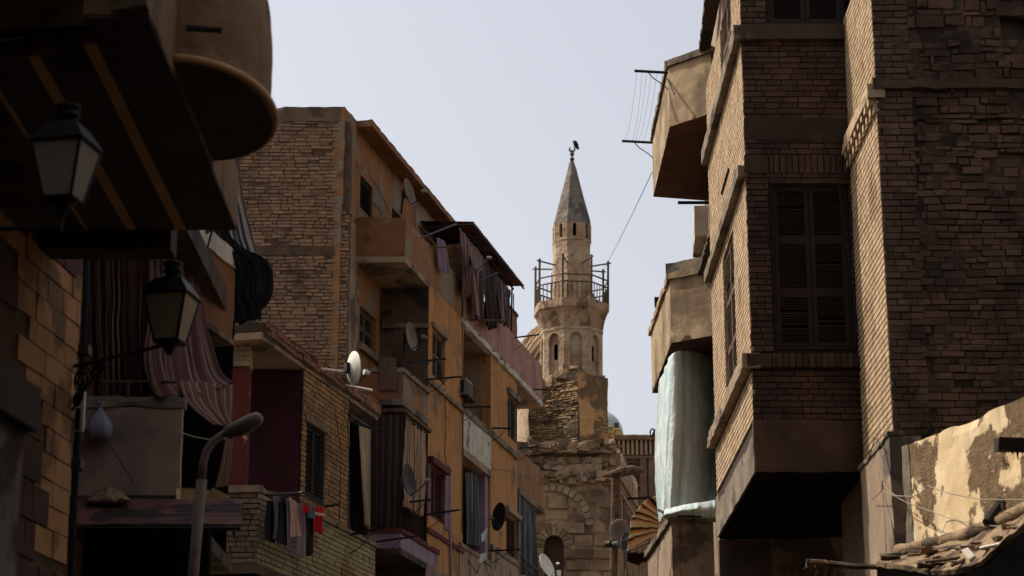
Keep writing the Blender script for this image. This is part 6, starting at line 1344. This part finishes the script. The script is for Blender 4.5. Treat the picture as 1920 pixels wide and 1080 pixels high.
b = B(); b.tube([FW.P(1850, 980, .30), FW.P(1872, 948, .1), FW.P(1880, 938, .06)], .045, 8); b.tube([FW.P(1879, 936, .07), FW.P(1884, 972, .1)], .03, 7); tag(b.build('timber_prop', MT['wood_dark']), 'dark timber prop leaning on the peeling wall', 'prop')
pb1 = P(1868, 834, 19.0); b = B(); b.box(Frame((pb1.x, pb1.y), (1, .1), (.1, -1)), .0, .45, pb1.z - .055, pb1.z + .06, -.06, .06, jit=.01)
for k in range(4): b.tube([pb1 + V((.13 + k * .045, -.05, -.05)), pb1 + V((.13 + k * .045, -.05, -.10 - .05 * (k % 2)))], [.018, .004], 5)
tag(b.build('beam_end', MT['wood_dark']), 'dark jagged beam end jutting in front of the peeling wall', 'beam')
b = B(); b.tube([FW.P(1872, 858, .02), FW.P(1880, 857, .05)], .006, 5); b.tube([FW.P(1881, 857, .04), FW.P(1886, 874, .03)], .006, 5); tag(b.build('nail', MT['metal_rust']), 'bent nail in the peeling wall under the dark beam end', 'nail')
cable([FS2.P(1654, 903, .06), P(1665, 918, 22.8), P(1680, 930, 22.3), P(1710, 931, 21.8), P(1728, 924, 21.7), P(1740, 911, 21.5)], 'pale cable sagging from the plaster pier to the peeling wall', .006, MT['cable_pale'])
cable([P(1740, 911, 21.5), P(1780, 925, 21.0), P(1840, 937, 20.3), P(1930, 937, 19.4)], 'pale cable running on across the peeling patches', .006, MT['cable_pale'])
cable([FS2.P(1634, 938, .1), P(1655, 919, 22.8), P(1700, 942, 22.2), P(1790, 975, 21.0), P(1860, 986, 20.2), P(1930, 990, 19.4)], 'second pale cable crossing low in front of the peeling wall', .005, MT['cable_pale'])
b = B(); b.tube([FS2.P(1655, 902, .07), FS2.P(1654, 920, .09)], .012, 6); tag(b.build('cable_hook', MT['metal_dark']), 'small iron hook on the plaster pier carrying the cables', 'hook')
cable([FS2.P(1656, 925, .05), FS2.P(1660, 985, .05), FS2.P(1662, 1043, .06)], 'thin wire hanging straight down the plaster pier', .005)
cable([FS2.P(1658, 925, .05), FS2.P(1672, 980, .05), FS2.P(1682, 1040, .06)], 'thin wire slanting down the plaster pier', .005)
# pole and twigs beside the lean-to
b = B(); b.tube([P(1512, 1056, 22.0), P(1545, 1056, 22), P(1600, 1061, 21.9), P(1658, 1064, 21.8)], [.045, .035, .03, .03], 8); b.v = [p + noise.noise_vector(p * 12) * .012 for p in b.v]
tag(b.build('rough_pole', MT['wood']), 'rough horizontal pole sticking out from the lean-to into the dark passage', 'pole')
random.seed(9); b = B()
for k in range(34):
    p = P(random.uniform(1512, 1600), random.uniform(1056, 1062), 22.0); q = p + V((random.uniform(-.09, .09), random.uniform(-.08, .08), random.uniform(-.16, .05))); b.tube([p, p.lerp(q, .5) + V((.02, 0, .01)), q], .004, 4)
tag(b.build('dry_twigs', MT['wood']), 'dry twigs tangled round the rough pole', 'twigs')
tp2 = thing('lean_to_front', 'lean-to shed front under the littered roof, coloured black for shade', 'shed', (4.5, 21.0, 0))
b = B(); pts = [(P(1660, 1060, 21.4)), (P(1760, 1078, 20.25)), (P(1860, 1046, 19.15)), (P(1930, 990, 18.5)), (P(1985, 930, 18.1))]
b.grid(lambda u, w: (lambda p: V((p.x + .03, p.y + .05, (p.z - .04) * (1 - w))))(lerp_poly(pts, u)), 30, 2); b.build('shade_front', MT['lean_to_shade'], tp2, solid=.04)
# ================================================================== unseen houses added behind and beside the viewer to cut sky light
th = thing('apartment_house', 'unseen plain plastered house behind the viewer, added to block sky light', 'apartment house', (0, -16, 0))
b = B(); b.box(FR(-14), -12, 14, 0, 16, -8, 0); b.build('wall', MT['concrete_dark'], th)
b = B()
for i in range(6):
    for j in range(4): b.box(FR(-14), -11 + i * 3.9, -9.8 + i * 3.9, 2.5 + j * 3.3, 4.2 + j * 3.3, 0, .04)
o = b.build('windows', MT['pane'], th)
th = thing('apartment_house', 'unseen plain plastered house on the near side of the street, added to block sky light', 'apartment house', (9, 5, 0))
b = B(); b.prism([V((5.2, -13, 0)), V((14, -13, 0)), V((14, 18.0, 0)), V((5.2, 18.0, 0))], UP * 8.5); b.build('wall', MT['concrete_dark'], th)
SKY_SAT, SKY_STR, SUN_STR, EXPO = .32, .13, 3.4, 0.5
# ================================================================== ground, street, sky, sun, camera
def setting(o): o['kind'] = 'structure'; return o
b = B(); b.face([V((-700, -300, 0)), V((700, -300, 0)), V((700, 1100, 0)), V((-700, 1100, 0))]); setting(b.build('ground', MT['ground']))
b = B(); b.face([V((-3.3, -40, .004)), V((3.6, -40, .004)), V((3.2, 40, .004)), V((7, 82, .004)), V((1, 82, .004)), V((-2.6, 40, .004))]); setting(b.build('street', MT['asphalt']))
w = bpy.data.worlds.new("World"); SC.world = w; w.use_nodes = True
nt = w.node_tree; nt.nodes.clear()
EL, AZ = radians(54), radians(18)
tosun = V((-cos(AZ) * cos(EL), sin(AZ) * cos(EL), sin(EL)))
sky = nt.nodes.new('ShaderNodeTexSky'); sky.sky_type = 'NISHITA'; sky.sun_disc = False; sky.sun_elevation = EL
sky.sun_rotation = math.atan2(tosun.x, tosun.y); sky.air_density = 1.0; sky.dust_density = 4.0; sky.ozone_density = 1.0; sky.altitude = 0
hs = nt.nodes.new('ShaderNodeHueSaturation'); hs.inputs['Saturation'].default_value = SKY_SAT; hs.inputs['Hue'].default_value = .515; nt.links.new(sky.outputs[0], hs.inputs['Color'])
bg = nt.nodes.new('ShaderNodeBackground'); bg.inputs['Strength'].default_value = SKY_STR; nt.links.new(hs.outputs[0], bg.inputs[0])
wo = nt.nodes.new('ShaderNodeOutputWorld'); nt.links.new(bg.outputs[0], wo.inputs[0])
ld = bpy.data.lights.new('sun', 'SUN'); ld.energy = SUN_STR; ld.angle = radians(.53); ld.color = (1.0, .92, .82)
lo = bpy.data.objects.new('sun', ld); COL.objects.link(lo); lo.rotation_euler = (-tosun).to_track_quat('-Z', 'Y').to_euler(); lo.location = (-20, 10, 40)
cd = bpy.data.cameras.new('camera'); cd.sensor_width = 36; cd.lens = FPX / 1920 * 36; cd.clip_end = 3000; cd.clip_start = .1
cd.dof.use_dof = True; cd.dof.focus_distance = 37; cd.dof.aperture_fstop = 2.9
co = bpy.data.objects.new('camera', cd); COL.objects.link(co); co.location = EYE; co.rotation_euler = (pi / 2 + TH, 0, 0); SC.camera = co
SC.view_settings.view_transform = 'Standard'; SC.view_settings.look = 'None'; SC.view_settings.exposure = EXPO; SC.view_settings.gamma = 1
SC.cycles.max_bounces = 6; SC.cycles.diffuse_bounces = 3; SC.cycles.glossy_bounces = 2; SC.cycles.transmission_bounces = 3
